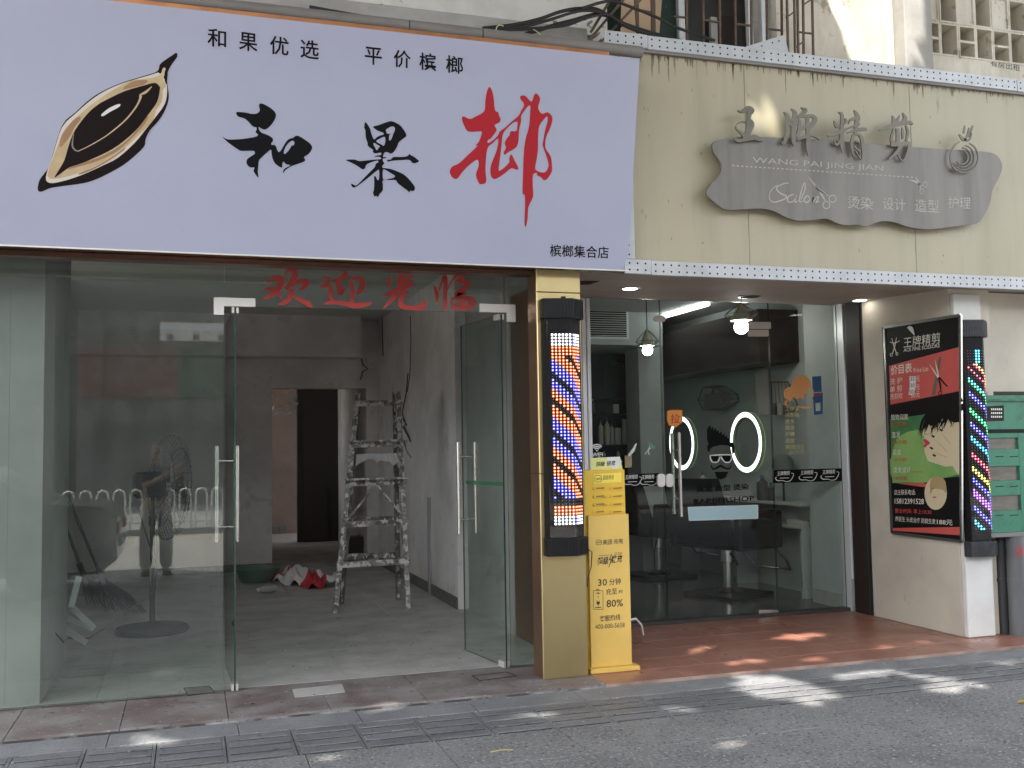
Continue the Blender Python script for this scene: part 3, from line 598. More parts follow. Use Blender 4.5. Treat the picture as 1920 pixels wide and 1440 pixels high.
for p in ([(585,965,8),(700,910,10),(840,830,10),(940,760,12),(1080,640,14),(1180,520,16),(1230,430,20),(1240,380,30)], [(1230,375,10),(1290,350,26),(1355,292,8)]): stroke(mb, SS, cb(p), .0048)
mb.build('highlight_line', 'f_tan', pic)
mb = MB(); stroke(mb, SS, cb([(545,780,8),(530,900,16),(560,950,16),(590,960,8)]), .0048); mb.build('sheen', 'gutter', pic)
lay([(1420,130),(1445,95),(1450,140),(1435,155)], 'f_black', 3); lay([(1490,130),(1520,120),(1510,260),(1490,230)], 'f_black', 3)

tr = thing('copper_trim', 'thin copper coloured trim along the top of the pale shop sign', 'trim', (0, 6.3, 4.3))
a, b = at(800, 72, Y=6.26), at(800, 61, Y=6.26); MB().bbox(X0S, at(1140, 98, Y=6.26).x, 6.24, 6.30, a.z-.03, b.z, .004).build('strip', 'copper', tr)
gt = thing('roof_gutter', 'long grey rounded gutter lying along the top of the shop sign', 'gutter', (0, 6.45, 4.4))
z0 = at(800, 53, Y=6.36).z
for x0, x1 in ((X0S, at(760, 50, Y=6.45).x), (at(760, 50, Y=6.45).x+.006, at(895, 60, Y=6.45).x), (at(895, 60, Y=6.45).x+.008, 3.02)):
    MB().tube([(x0, 6.36, z0), (x1, 6.36, z0)], .04, 20).build('gutter_length', 'gutter', gt, True)

# ------------------------------------------------------------------ salon signboard
YB = 6.47
sb = thing('salon_signboard', 'long stained beige signboard framed in white perforated metal over the salon', 'signboard', (2.95, YB, 2.75))
z_lo, z_hi = 2.792, 4.45
seams = [at(1150, 300, Y=YB).x, at(1400, 300, Y=YB).x, at(1710, 300, Y=YB).x, at(1710, 300, Y=YB).x+1.27, at(1710, 300, Y=YB).x+2.54]
for i in range(4): MB().bbox(seams[i]+.0015, seams[i+1]-.0015, YB, YB+.05, z_lo, z_hi, .002).build('panel', 'beige', sb)
def perf(x0, x1, z0, z1, nm='perforated_strip', vert=False, lip=True):
    MB().bbox(x0, x1, YB-.035, YB-.001, z0, z1, .003).build(nm, 'perf', sb)
    mb = MB(); y = YB-.036
    if vert:
        k = 0; z = z0+.03
        while z < z1-.02:
            mb.fill([[(( x0+x1)/2-.004+.0075*math.cos(a), y, z+.0075*math.sin(a)) for a in np.linspace(0, 6.283, 9)[:-1]]], (0, -1, 0)); z += .066
    else:
        x = x0+.03; h = z1-z0
        while x < x1-.02:
            for zz in (z0+h*.27, z0+h*.73): mb.fill([[(x+.0075*math.cos(a), y, zz+.0075*math.sin(a)) for a in np.linspace(0, 6.283, 9)[:-1]]], (0, -1, 0))
            x += .061
    tag(mb.build('perforation', 'hole', sb), kind='stuff')
zb0, zb1 = at(1500, 525.5, Y=YB-.035).z, at(1500, 500, Y=YB-.035).z
xl, xr = at(1222, 500, Y=YB-.035).x, at(1183, 400, Y=YB-.035).x
perf(xr-.05, xl-.003, zb0, zb1); perf(xl, 6.75, zb0-.004, zb1-.004); perf(6.753, 8.2, zb0-.002, zb1-.002)
zt0, zt1 = at(1250, 96, Y=YB-.035).z, at(1250, 70.5, Y=YB-.035).z
xm = at(1215, 80, Y=YB-.035).x
perf(xr-.16, xm-.002, zt0+.004, zt1+.004); perf(xm, 6.4, zt0, zt1); perf(6.403, 8.2, zt0-.002, zt1-.002)
perf(xr-.06, at(1189, 400, Y=YB-.035).x, zb1+.002, zt0-.002, vert=True)
MB().box(xr-.05, 8.2, YB-.03, YB+.0, zt0-.022, zt0-.003).build('lip', 'gutter', sb)
# drips below the top strip
mb = MB()
for i in range(170):
    x = random.uniform(3.0, 8.0); L_ = abs(random.gauss(0, .035))+.008; w = random.uniform(.003, .012)
    if random.random() < .25: L_ *= 2.2; w *= .7
    z = zt0-.024; mb.quad((x-w, YB-.0015, z), (x-w*.3, YB-.0015, z-L_), (x+w*.3, YB-.0015, z-L_), (x+w, YB-.0015, z))
tag(mb.build('drip_stain', 'drip', sb), kind='stuff')
mb = MB()
for i in range(60):
    x, z = random.uniform(3.0, 6.6), random.uniform(2.9, 4.2); w, l = random.uniform(.001, .004), random.uniform(.004, .03); s = random.uniform(-.01, .01)
    mb.quad((x-w, YB-.0012, z), (x+s-w, YB-.0012, z-l), (x+s+w, YB-.0012, z-l), (x+w, YB-.0012, z))
tag(mb.build('scuff', 'drip', sb), kind='stuff')
# plaque
PQ = PY(6.405); c4 = crop(1180, 60, 2.595)
pq = thing('salon_plaque', 'wavy dull steel plaque with raised brush characters on the beige signboard', 'plaque', (4.6, YB, 3.6))
OUT = [(400,545),(440,525),(520,514),(640,514),(960,530),(1200,550),(1500,572),(1720,585),(1780,605),(1805,650),(1795,700),(1760,770),(1748,830),(1720,890),(1680,935),(1600,945),(1500,958),(1430,962),(1350,950),(1290,930),(1240,922),(1190,930),(1150,948),(1100,940),(1040,942),(1000,930),(950,910),(880,918),(810,920),(760,905),(700,875),(640,862),(560,864),(470,868),(420,840),(375,800),(372,775),(390,745),(425,710),(443,670),(435,630),(405,590)]
shape(MB(), PQ, [c4(OUT)], 0, .018).build('plate', 'steel_sign', pq)
F = Plane((0, 6.405-.018, 0), (0, -1, 0))
mb = MB()
for x, z in ((3.72, 3.35), (4.5, 3.3), (5.2, 3.3), (5.7, 3.6), (3.9, 3.75)): mb.cyl((x, 6.405, z), (x, YB, z), .015, 10)
mb.build('standoff', 'steel_sign', pq)
def tl4(body, bl, br, h, m='let_edge', bold=-.0): b_ = c4([bl, br, (bl[0], bl[1]-h)]); return text(body, b_[0], b_[1], b_[2], F, m, pq, .0015, bold=bold)
tl4('WANG PAI JING JIAN', (600, 645), (1235, 684), 36, bold=-.006)
tl4('烫染', (1062, 857), (1185, 866), 60); tl4('设计', (1232, 864), (1343, 871), 60); tl4('造型', (1390, 873), (1505, 881), 62); tl4('护理', (1550, 858), (1660, 862), 58)
mb = MB()
for k in range(41):
    t0_ = k/41; x = 500+(1390-500)*t0_; y = 650+(708-650)*t0_; stroke(mb, F, c4([(x, y, 5), (x+12, y+.8, 5)]), .0015)
for p in ([(870,705,2),(920,765,10),(960,800,6)], [(905,745,3),(930,785,8),(955,825,4)], [(930,770,8),(965,800,8)]): stroke(mb, F, c4(p), .0015)
for cx, cy in ((988, 812), (958, 842)): stroke(mb, F, c4([(cx+17*math.cos(a), cy+17*math.sin(a), 5) for a in np.linspace(0, 6.3, 14)]), .0015)
for p in ([(1362,720,2),(1390,728,9),(1425,750,5)], [(1392,705,3),(1408,735,8),(1418,760,5)]): stroke(mb, F, c4(p), .0017)
mb.build('engraving', 'let_edge', pq)
mb = MB()
for cx, cy in ((1438, 742), (1422, 775)): stroke(mb, F, c4([(cx+9*math.cos(a), cy+13*math.sin(a), 3) for a in np.linspace(0, 6.3, 12)]), .0015)
for p in ([(775,735,5),(745,740,5),(715,760,6),(735,785,7),(765,800,7),(750,815,6),(700,828,5),(680,805,4),(690,770,4),(720,745,4)], [(800,790,5),(775,800,6),(770,825,6),(795,825,5),(812,795,6),(805,828,6),(825,820,4)], [(835,815,4),(855,760,6),(850,735,5),(832,790,6),(828,825,6),(845,822,4)], [(868,795,6),(850,812,6),(858,830,6),(878,818,6),(870,797,5)], [(888,832,6),(898,800,6),(890,830,4),(915,800,5),(918,812,6),(905,832,5),(925,822,3)]): stroke(mb, F, c4(p), .0015)
mb.build('engraving', 'let_edge', pq)
ca, cc = crop(1350, 190, 10.105), crop(1530, 190, 5.818)
LT = Plane((0, 6.372, 0), (0, -1, 0))
CH = [(ca, [[(320,180,8),(400,200,60),(520,150,110),(610,180,60),(600,240,20)], [(535,110,40),(545,230,90),(530,340,75),(560,440,150),(535,560,110),(490,650,120),(470,720,110)], [(285,470,18),(300,530,22),(370,590,40),(440,660,60)], [(255,710,16),(320,755,60),(450,735,70),(620,690,100),(720,720,80),(795,765,20)], [(310,440,16),(380,400,20),(480,400,30)]]),
      (ca, [[(1195,205,10),(1265,290,75),(1265,450,80),(1265,600,75),(1225,750,65),(1180,810,40),(1155,745,10)], [(1335,145,10),(1405,220,70),(1395,320,80),(1310,385,40)], [(1320,480,30),(1400,400,60),(1480,330,70)], [(1380,480,90),(1380,650,90),(1380,780,70),(1385,855,8)], [(1520,125,10),(1600,175,75),(1550,240,75),(1450,310,12)], [(1470,310,30),(1600,290,55),(1740,290,60),(1785,360,80),(1720,470,80),(1660,540,50)], [(1490,360,40),(1490,480,60),(1480,600,80),(1430,680,50)], [(1500,540,60),(1590,500,60),(1660,440,50)], [(1640,310,60),(1650,600,75),(1655,880,80),(1658,1045,8)], [(1440,750,14),(1530,700,60),(1680,650,50),(1790,670,50),(1860,735,8)]]),
      (cc, [[(235,122,6),(275,150,32),(275,260,36),(272,450,40),(280,565,8)], [(188,215,4),(215,275,34),(255,265,10)], [(312,190,16),(320,230,24),(285,265,12)], [(122,385,20),(190,360,44),(290,325,40),(340,300,14)], [(190,430,12),(215,480,26),(262,430,26)], [(402,100,5),(442,165,44),(430,270,40),(420,360,34)], [(345,250,8),(380,200,30),(470,190,40)], [(330,350,14),(430,318,34),(520,308,34),(540,320,8)], [(335,300,14),(400,275,26),(465,250,34)], [(395,365,18),(378,470,32),(395,605,6)], [(400,370,14),(468,375,30),(500,480,34),(488,640,10),(420,545,12)], [(415,440,18),(460,450,20)], [(405,500,14),(470,555,20)]]),
      (cc, [[(825,158,6),(842,215,40),(835,280,34)], [(905,155,6),(875,215,36),(850,260,16)], [(933,128,4),(965,190,42),(930,225,30)], [(680,315,10),(770,290,46),(890,250,50),(1000,235,40),(1048,255,12)], [(840,300,20),(815,420,34),(850,475,40)], [(880,300,36),(885,400,40),(880,480,40)], [(930,290,8),(937,360,30),(935,418,6)], [(970,265,18),(992,340,28),(975,435,24)], [(805,480,36),(890,475,44),(1000,465,44),(1000,550,40),(935,655,14),(880,585,14)], [(920,480,44),(870,560,36),(778,637,10)]])]
for cr, sts in CH:
    mb = MB()
    for k, s_ in enumerate(sts): stroke(mb, LT, cr(s_), .0004*k, .012)
    mb.build('character', 'steel_let', pq)
mb = MB()
for r_, a0, a1, dx in ((27, -1.2, 2.4, 0), (22, -1.4, 2.3, -2), (17, -1.6, 2.2, -3), (30, 2.2, 4.3, 2), (12, -1, 2.6, -4)):
    stroke(mb, LT, [(1806+dx+r_*.95*math.cos(a), 296+r_*1.05*math.sin(a), 2.2) for a in np.linspace(a0, a1, 12)], .0003*r_, .008)
for p in ([(1797, 252, 3), (1806, 262, 6), (1812, 256, 3), (1816, 240, 2)], [(1816, 256, 5), (1823, 236, 2)], [(1806, 250, 4), (1808, 236, 2)], [(1806, 262, 4), (1816, 263, 4), (1820, 250, 3)]): stroke(mb, LT, p, .001, .008)
mb.build('emblem', 'steel_let', pq)

# ------------------------------------------------------------------ empty shop: room
rm = thing('empty_shop', 'bare grey plastered room of the empty shop behind the open glass doors', 'shop room', (0.3, 10, 0))
def wbox(nm, m, *a): return MB().box(*a).build(nm, m, rm)
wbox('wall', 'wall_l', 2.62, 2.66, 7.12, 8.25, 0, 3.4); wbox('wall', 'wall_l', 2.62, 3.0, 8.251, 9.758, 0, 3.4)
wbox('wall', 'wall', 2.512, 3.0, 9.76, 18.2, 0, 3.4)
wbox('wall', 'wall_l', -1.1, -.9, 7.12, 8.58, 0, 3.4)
wbox('wall', 'wall_l', -2.4, -2.2, 7.12, 9.2, 0, 3.4); wbox('wall', 'wall_l', -2.4, -2.2, 9.2, 11.3, 0, 1.55); wbox('wall', 'wall_l', -2.4, -2.2, 9.2, 11.3, 2.8, 3.4); wbox('wall', 'wall_l', -2.4, -2.2, 11.3, 14.1, 0, 3.4)  # opening left between these pieces: an added, unseen side window brightening the room
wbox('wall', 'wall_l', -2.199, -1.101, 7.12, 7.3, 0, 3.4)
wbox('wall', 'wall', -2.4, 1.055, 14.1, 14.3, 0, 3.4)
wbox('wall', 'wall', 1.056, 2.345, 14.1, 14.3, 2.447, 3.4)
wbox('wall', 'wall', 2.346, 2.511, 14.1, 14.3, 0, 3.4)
wbox('bulkhead', 'wall', -2.199, 2.21, 13.68, 14.098, 2.845, 3.4)
wbox('ceiling', 'ceil_d', -4, 3.0, 7.12, 22, 3.401, 3.45)
wbox('corridor_wall', 'darkdoor', 1.80, 2.51, 18.2, 18.35, 0, 3.4)
wbox('corridor_wall', 'wall', .86, 1.05, 14.302, 17.3, 0, 3.4)
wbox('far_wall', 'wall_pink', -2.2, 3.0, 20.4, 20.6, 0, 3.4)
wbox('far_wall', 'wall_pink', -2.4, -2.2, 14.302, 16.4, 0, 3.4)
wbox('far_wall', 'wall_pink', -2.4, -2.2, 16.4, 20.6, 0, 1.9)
wbox('far_skirting', 'skirt', -2.0, 1.79, 20.37, 20.399, 0, .16)
wbox('skirting', 'skirt', 2.498, 2.511, 9.762, 14.09, 0, .115)
wbox('skirting', 'skirt', -2.19, 1.05, 14.085, 14.099, 0, .09)
wbox('dark_door', 'darkdoor', 1.9, 2.3, 18.17, 18.199, 0, 2.2)
mb = MB()
for i in range(16):
    P_ = [at(random.uniform(511, 562), random.uniform(735, 776), Y=18.6-.03*i) for _ in range(1)][0]; s = random.uniform(.08, .2)
    mb.add([P_+Vector((random.uniform(-s, s), random.uniform(-.02, .02), random.uniform(-s, s)*.6)) for _ in range(4)], [(0, 1, 2, 3)])
tag(mb.build('torn_ceiling_board', 'plaster', rm), kind='stuff')
mb = MB()
for p in ([(770, 592), (771, 640), (769, 705), (764, 735)], [(716, 586), (717, 625), (718, 668)]):
    mb.tube([PX(2.512).at(x, y, .003) if x > 740 else PY(13.675).at(x, y, .002) for x, y in p], .006, 5)
mb.build('crack', 'hole', rm)
mb = MB().bbox(2.49, 2.511, 10.9, 11.0, .0, 1.05, .004); mb.build('wall_conduit', 'wall_l', rm)
mb = MB()
for i in range(700):
    x, y = random.uniform(-.8, 2.45), 7.15+abs(random.gauss(0, 2.0)); s = random.choice([.003, .004, .006, .006, .01, .016]); a = random.uniform(0, 3)
    c, d = s*math.cos(a), s*math.sin(a); mb.add([(x-c, y-d, .0025), (x+d*.5, y-c*.5, .0025), (x+c, y+d, .003), (x-d*.5, y+c*.5, .0025)], [(0, 1, 2, 3)])
tag(mb.build('paint_flecks', 'litter'), 'white flakes of paint scattered over the dusty shop floor', 'litter', None, 'stuff')
mb = MB()
for i in range(90):
    x, y = random.uniform(-.9, 2.3), random.uniform(6.4, 9.6); s = random.uniform(.004, .018)
    mb.add([(x+s*random.uniform(-1, 1), y+s*random.uniform(-1, 1), .003+random.uniform(0, .006)) for _ in range(4)], [(0, 1, 2, 3)])
tag(mb.build('crumbs', 'litter_d'), 'dark crumbs and leaf bits scattered on the shop floor and threshold', 'litter', None, 'stuff')
mb = MB()
for i in range(220):
    x, y = random.uniform(-1.2, 6.5), random.uniform(4.0, 6.95); s = random.choice([.003, .004, .005, .009]); z = .003 if y > 6.3 else -.0155
    a = random.uniform(0, 3); c, d = s*math.cos(a), s*math.sin(a); mb.add([(x-c, y-d, z), (x+d*.6, y-c*.6, z), (x+c, y+d, z), (x-d*.6, y+c*.6, z)], [(0, 1, 2, 3)])
tag(mb.build('grit', 'litter'), 'pale grit and paint specks scattered over the pavement', 'litter', None, 'stuff')

# ------------------------------------------------------------------ empty shop: glass front
sf = thing('glass_shopfront', 'green tinted frameless glass front of the empty shop with both doors open', 'shopfront', (.3, 7.0, 0))
G7 = PY(7.0)
def pane(nm, x0, x1, y, z0, z1, parent, gm='glass', t=.011, seg=1):
    mb = MB(); y0, y1 = y, y+t; mb.cur = 0
    mb.quad((x0, y0, z0), (x1, y0, z0), (x1, y0, z1), (x0, y0, z1)); mb.quad((x1, y1, z0), (x0, y1, z0), (x0, y1, z1), (x1, y1, z1)); mb.cur = 1
    mb.quad((x0, y1, z0), (x0, y0, z0), (x0, y0, z1), (x0, y1, z1)); mb.quad((x1, y0, z0), (x1, y1, z0), (x1, y1, z1), (x1, y0, z1))
    mb.quad((x0, y0, z1), (x1, y0, z1), (x1, y1, z1), (x0, y1, z1)); mb.quad((x0, y1, z0), (x1, y1, z0), (x1, y0, z0), (x0, y0, z0))
    return mb.build(nm, [gm, 'edge'], parent)
xL, xR = at(420, 900, Y=7.0).x, at(948, 900, Y=7.0).x
xL = at(420.5, 540, Y=7.0).x; xR = at(946, 540, Y=7.0).x; xT = xL
zT = at(650, 579, Y=7.0).z; zG = 2.86
pane('side_pane', -2.1, xL-.003, 7.0, .006, zG, sf); pane('transom_pane', xL+.003, xR-.003, 7.0, zT, zG, sf); pane('side_pane', xR+.003, 2.6, 7.0, .006, zG, sf)
MB().bbox(-3.2, 2.62, 6.93, 7.08, zG, zG+.1, .006).build('head_beam', 'bronze', sf)
MB().bbox(-3.2, 2.28, 6.47, 6.93, 2.80, 2.82, .003).build('soffit', 'bronze', sf)
MB().bbox(-3.2, 2.3, 6.62, 6.72, 2.765, 2.799, .004).build('soffit_rail', 'bronze', sf)
def patch(x0, x1, zc0, zc1, xs, zs, mirror):
    # L-shaped corner fitting clamped on both sides of the glass
    q = [(x0, zc1), (x1, zc1), (x1, zs), (xs, zs), (xs, zc0), (x0, zc0)] if not mirror else [(x1, zc1), (x0, zc1), (x0, zs), (xs, zs), (xs, zc0), (x1, zc0)]
    mb = MB()
    for y, n in ((6.999, -1), (7.012, 1)):
        mb.fill([[(x, y, z) for x, z in q]], (0, n, 0), .014)
    return mb.build('patch_fitting', 'satin', sf)
a, b, c, d = at(401, 557, Y=6.98), at(479, 560, Y=6.98), at(420, 590, Y=6.98), at(440, 574, Y=6.98)
patch(a.x, b.x, c.z, a.z, c.x, d.z, False)
a, b, c, d = at(900, 569, Y=6.98), at(967, 573, Y=6.98), at(951, 603, Y=6.98), at(920, 585, Y=6.98)
patch(a.x, b.x, c.z, a.z, c.x, d.z, True)
GV = Plane((0, 6.998, 0), (0, -1, 0)); cw = crop(480, 490, 4.571)
WEL = [[[(90,175,8),(150,150,38),(215,150,50),(200,220,50),(130,290,40),(60,325,16)], [(60,235,8),(140,235,40),(190,275,40),(225,322,8)], [(245,122,6),(280,75,28),(335,90,46),(310,170,50),(255,240,36)], [(290,205,40),(380,170,36),(430,175,46),(410,220,40),(360,245,8)], [(305,235,44),(290,310,44),(240,355,38),(190,372,6)], [(320,300,20),(390,335,40),(450,368,44),(488,395,6)]],
       [[(572,130,6),(620,150,34),(610,175,20),(570,182,6)], [(548,212,20),(625,212,34),(640,250,40),(635,295,36),(665,345,30)], [(580,368,8),(640,352,34),(740,358,36),(840,378,50),(940,370,36),(1000,355,6)], [(655,168,8),(710,155,34),(770,115,44),(752,88,10)], [(700,165,36),(718,235,46),(725,280,36),(775,215,10)], [(808,150,24),(828,240,34),(822,350,36)], [(820,150,24),(890,145,40),(915,190,46),(890,255,44),(862,285,10)]],
       [[(1225,85,10),(1247,115,44),(1240,180,54),(1230,250,50)], [(1150,125,6),(1140,175,36),(1138,215,12)], [(1322,95,10),(1325,125,34),(1275,165,30),(1220,185,12)], [(1085,295,8),(1150,270,34),(1250,230,44),(1330,190,44),(1352,178,14)], [(1220,260,40),(1165,325,40),(1090,405,8)], [(1285,250,60),(1245,320,46),(1250,380,50),(1340,400,36),(1430,385,56),(1440,318,6)]],
       [[(1525,205,8),(1548,270,36),(1552,370,6)], [(1570,250,12),(1590,180,18),(1618,130,34),(1625,200,34),(1620,300,36),(1620,422,34)], [(1635,250,10),(1690,150,18),(1745,105,44),(1765,130,40),(1730,180,44)], [(1735,175,36),(1815,180,40),(1775,240,46),(1720,290,50),(1800,275,20)], [(1685,310,20),(1680,350,24),(1700,405,36)], [(1680,318,16),(1760,312,28),(1850,325,44),(1858,375,40),(1800,404,30),(1700,408,24)], [(1720,350,16),(1760,365,60),(1820,360,20)]]]
for ch in WEL:
    mb = MB()
    for k, s_ in enumerate(ch): stroke(mb, GV, cw(s_), .0006+.0003*k)
    mb.build('vinyl_character', 'redvinyl', sf)
# doors: pivot, leaf direction measured from the photograph
def door(piv, free, handle_t, zs, nm='glass_door'):
    d_ = sub(nm, sf); p0, p1 = Vector((*piv, 0)), Vector((*free, 0)); u = (p1-p0).normalized(); n = Vector((-u.y, u.x, 0)); t = .006; z0, z1 = .012, zT-.012
    mb = MB(); q = [p0-n*t, p1-n*t, p1+n*t, p0+n*t]; lo = [Vector((v.x, v.y, z0)) for v in q]; hi = [Vector((v.x, v.y, z1)) for v in q]
    mb.cur = 0; mb.quad(lo[0], lo[1], hi[1], hi[0]); mb.quad(lo[2], lo[3], hi[3], hi[2]); mb.cur = 1
    mb.quad(lo[1], lo[2], hi[2], hi[1]); mb.quad(lo[3], lo[0], hi[0], hi[3]); mb.quad(hi[0], hi[1], hi[2], hi[3]); mb.quad(lo[3], lo[2], lo[1], lo[0])
    mb.build('pane', ['glass', 'edge'], d_)
    hp = p0+u*handle_t
    for s_ in (-1, 1):
        mb = MB(); c = hp+n*s_*.072
        mb.tube([(c.x, c.y, zs[0]), (c.x, c.y, zs[1])], .0165, 14)
        for z in (zs[0]+.11, zs[1]-.11): mb.tube([(hp+n*s_*t)+Vector((0, 0, z)), c+Vector((0, 0, z))], .009, 10)
        mb.build('handle', 'steel', d_, True)
    for z0_, z1_, ln in ((z1-.035, z1+.004, .09), (.006, .05, .09)):
        mb = MB()
        for s_ in (-1, 1):
            a_ = p0+n*s_*(t+.001); b_ = p0+n*s_*(t+.016); q = [a_, a_+u*ln, b_+u*ln, b_]
            mb.hexa([Vector((v.x, v.y, z0_)) for v in (q if s_ < 0 else q[::-1])], [Vector((v.x, v.y, z1_)) for v in (q if s_ < 0 else q[::-1])])
        mb.build('pivot_clamp', 'satin', d_)
    return d_, p0, u, n
pl = at(441, 900, Y=6.99); fr = at(424, 900, Y=7.84)
door((pl.x, 7.006), (fr.x, 7.84), .74, (at(428, 1016, Y=7.75).z, at(428, 836, Y=7.75).z))
dr, p0, u, n = door((at(945, 900, Y=7.0).x, 7.006), (at(868, 900, Y=7.72).x, 7.72), .64, (at(880, 1000, Y=7.65).z, at(880, 829, Y=7.65).z))
mb = MB(); a = at(874, 905, Y=7.66); b = at(942, 914, Y=7.02); P_ = p0+u*.0; 
for z, s_ in ((1.385, -1),): mb.hexa(*[[Vector((v.x, v.y, zz)) for v in (p0+u*.03-n*.0062, p0+u*.68-n*.0062, p0+u*.68-n*.0072, p0+u*.03-n*.0072)] for zz in (a.z-.012, a.z+.016)])
mb.build('green_tape', 'gtape', dr)

# ------------------------------------------------------------------ brass pillar
gp = thing('brass_pillar', 'polished brass clad pillar between the two shops', 'pillar', (2.44, 6.6, 0))
XA, XB = 2.28, 2.605
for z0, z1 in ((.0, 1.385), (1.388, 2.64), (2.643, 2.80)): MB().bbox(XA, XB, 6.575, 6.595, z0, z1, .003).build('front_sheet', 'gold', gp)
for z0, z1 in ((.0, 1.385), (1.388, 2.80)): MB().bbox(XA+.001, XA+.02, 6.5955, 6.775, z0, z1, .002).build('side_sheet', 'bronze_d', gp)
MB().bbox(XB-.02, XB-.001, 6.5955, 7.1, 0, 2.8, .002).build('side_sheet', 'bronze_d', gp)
MB().box(XA+.012, XB-.021, 6.60, 6.776, 0, 2.79).build('core', 'blackm', gp)
MB().bbox(2.605, 2.63, 7.3, 8.2, 0, 2.86, .002).build('return_wall', 'bronze_d', gp)

# ------------------------------------------------------------------ LED barber poles
def barber_pole(loc, w, z0, z1, label, caps, pattern, capm, capw=1.0, shear=0.0):
    t = thing('barber_pole', label, 'barber pole', loc, 'LED barber poles'); x0, y0 = loc[0], loc[1]
    prof = [(-.50, 0), (-.46, -.24), (.14, -.36), (.44, -.10), (.5, 0)]; P_ = [(x0+a*w, y0+b*w) for a, b in prof]
    MB().prism(P_, z0+.1, z1-.1).build('tube_case', 'board', t)
    cap = [(x0+a*w*1.06*capw, y0+b*w*1.12) for a, b in [(-.5, 0), (-.5, -.26), (.14, -.40), (.5, -.14), (.5, 0)]]
    mb = MB().prism(cap, z1-.135, z1)
    for (a, b) in zip(cap[1:], cap[2:4]):
        for k in range(9):
            q0 = Vector((*a, 0)).lerp(Vector((*b, 0)), (k+.1)/9); q1 = Vector((*a, 0)).lerp(Vector((*b, 0)), (k+.62)/9); nn = Vector(((b[1]-a[1]), -(b[0]-a[0]), 0)).normalized()*.004
            mb.hexa([q0+Vector((0, 0, z1-.13)), q0+nn+Vector((0, 0, z1-.13)), q1+nn+Vector((0, 0, z1-.13)), q1+Vector((0, 0, z1-.13))][::-1], [q0+Vector((0, 0, z1-.01)), q0+nn+Vector((0, 0, z1-.01)), q1+nn+Vector((0, 0, z1-.01)), q1+Vector((0, 0, z1-.01))][::-1])
    if caps: mb.tube([(x0+.0, y0-.22*w, z1), (x0+.0, y0-.22*w, z1+.018)], .018, 10)
    mb.build('top_cap', capm, t)
    mb = MB().prism(cap, z0, z0+.12)
    for (a, b) in zip(cap[1:], cap[2:4]):
        for k in range(9):
            q0 = Vector((*a, 0)).lerp(Vector((*b, 0)), (k+.1)/9); q1 = Vector((*a, 0)).lerp(Vector((*b, 0)), (k+.62)/9); nn = Vector(((b[1]-a[1]), -(b[0]-a[0]), 0)).normalized()*.004
            mb.hexa([q0+Vector((0, 0, z0+.01)), q0+nn+Vector((0, 0, z0+.01)), q1+nn+Vector((0, 0, z0+.01)), q1+Vector((0, 0, z0+.01))][::-1], [q0+Vector((0, 0, z0+.11)), q0+nn+Vector((0, 0, z0+.11)), q1+nn+Vector((0, 0, z0+.11)), q1+Vector((0, 0, z0+.11))][::-1])
    mb.build('bottom_cap', capm, t)
    # clear cover just in front of the boards
    mbs = {}
    A, B, C = (Vector((*P_[i], 0)) for i in (1, 2, 3)); col = 0
    zt_, zb_ = z1-.25, z0+.19; rows = int((zt_-zb_)/.0222)
    for (p, q, nc) in ((A.lerp(B, .16), B, 6), (B, C.lerp(B, .1), 5)):
        d_ = q-p; nn = Vector((d_.y, -d_.x, 0)).normalized(); ul = d_.normalized()
        for c in range(nc):
            for r in range(rows):
                k = pattern(r, col, rows)
                cen = p+d_*((c+.55)/nc)+nn*.0035; cen.z = zt_-r*.0222
                if k == '.': 
                    R_ = .0026; mm_ = mbs.setdefault('off', MB())
                else: R_ = .0092; mm_ = mbs.setdefault(k, MB())
                hexp = [cen+ul*(R_*math.cos(a))+Vector((0, 0, R_*math.sin(a))) for a in np.linspace(0, 6.283, 7)[:-1]]
                mm_.add([v-nn*.002 for v in hexp]+[v*1 for v in [cen]], [(0, 1, 6), (1, 2, 6), (2, 3, 6), (3, 4, 6), (4, 5, 6), (5, 0, 6)])
                if k != '.':
                    r2 = .0037; cm = mbs.setdefault('core', MB()); cm.add([cen+nn*.001+ul*(r2*math.cos(a))+Vector((0, 0, r2*math.sin(a))) for a in np.linspace(0, 6.283, 7)[:-1]], [(0, 1, 2, 3, 4, 5)])
            col += 1
    for k, m_ in mbs.items(): tag(m_.build('leds', 'led_core' if k == 'core' else 'led_'+k, t), kind='stuff')
    cov = [A*1.0, B*1.0, C*1.0]; nA = [Vector(((b-a).y, -(b-a).x, 0)).normalized()*.012 for a, b in ((A, B), (B, C))]
    q = [A+nA[0], B+(nA[0]+nA[1])*.55, C+nA[1]]; mb = MB()
    for a, b in zip(q, q[1:]): mb.quad(Vector((a.x, a.y, z0+.125)), Vector((b.x, b.y, z0+.125)), Vector((b.x, b.y, z1-.14)), Vector((a.x, a.y, z1-.14)))
    mb.build('clear_cover', 'plastic', t)
    return t
def pat_left(r, c, n):
    if r < 4 or r >= n-3: return 'w' if c != 6 else 'b'
    if r < 7 or r >= n-6: return 'o'
    if r >= n-8: return '.'
    k = (r-c*1.0-8) % 18
    if k < 4: return 'b'
    if k < 6: return '.'
    if k < 9: return 'b'
    if k < 12: return 'o'
    if k < 14: return '.'
    return 'o'
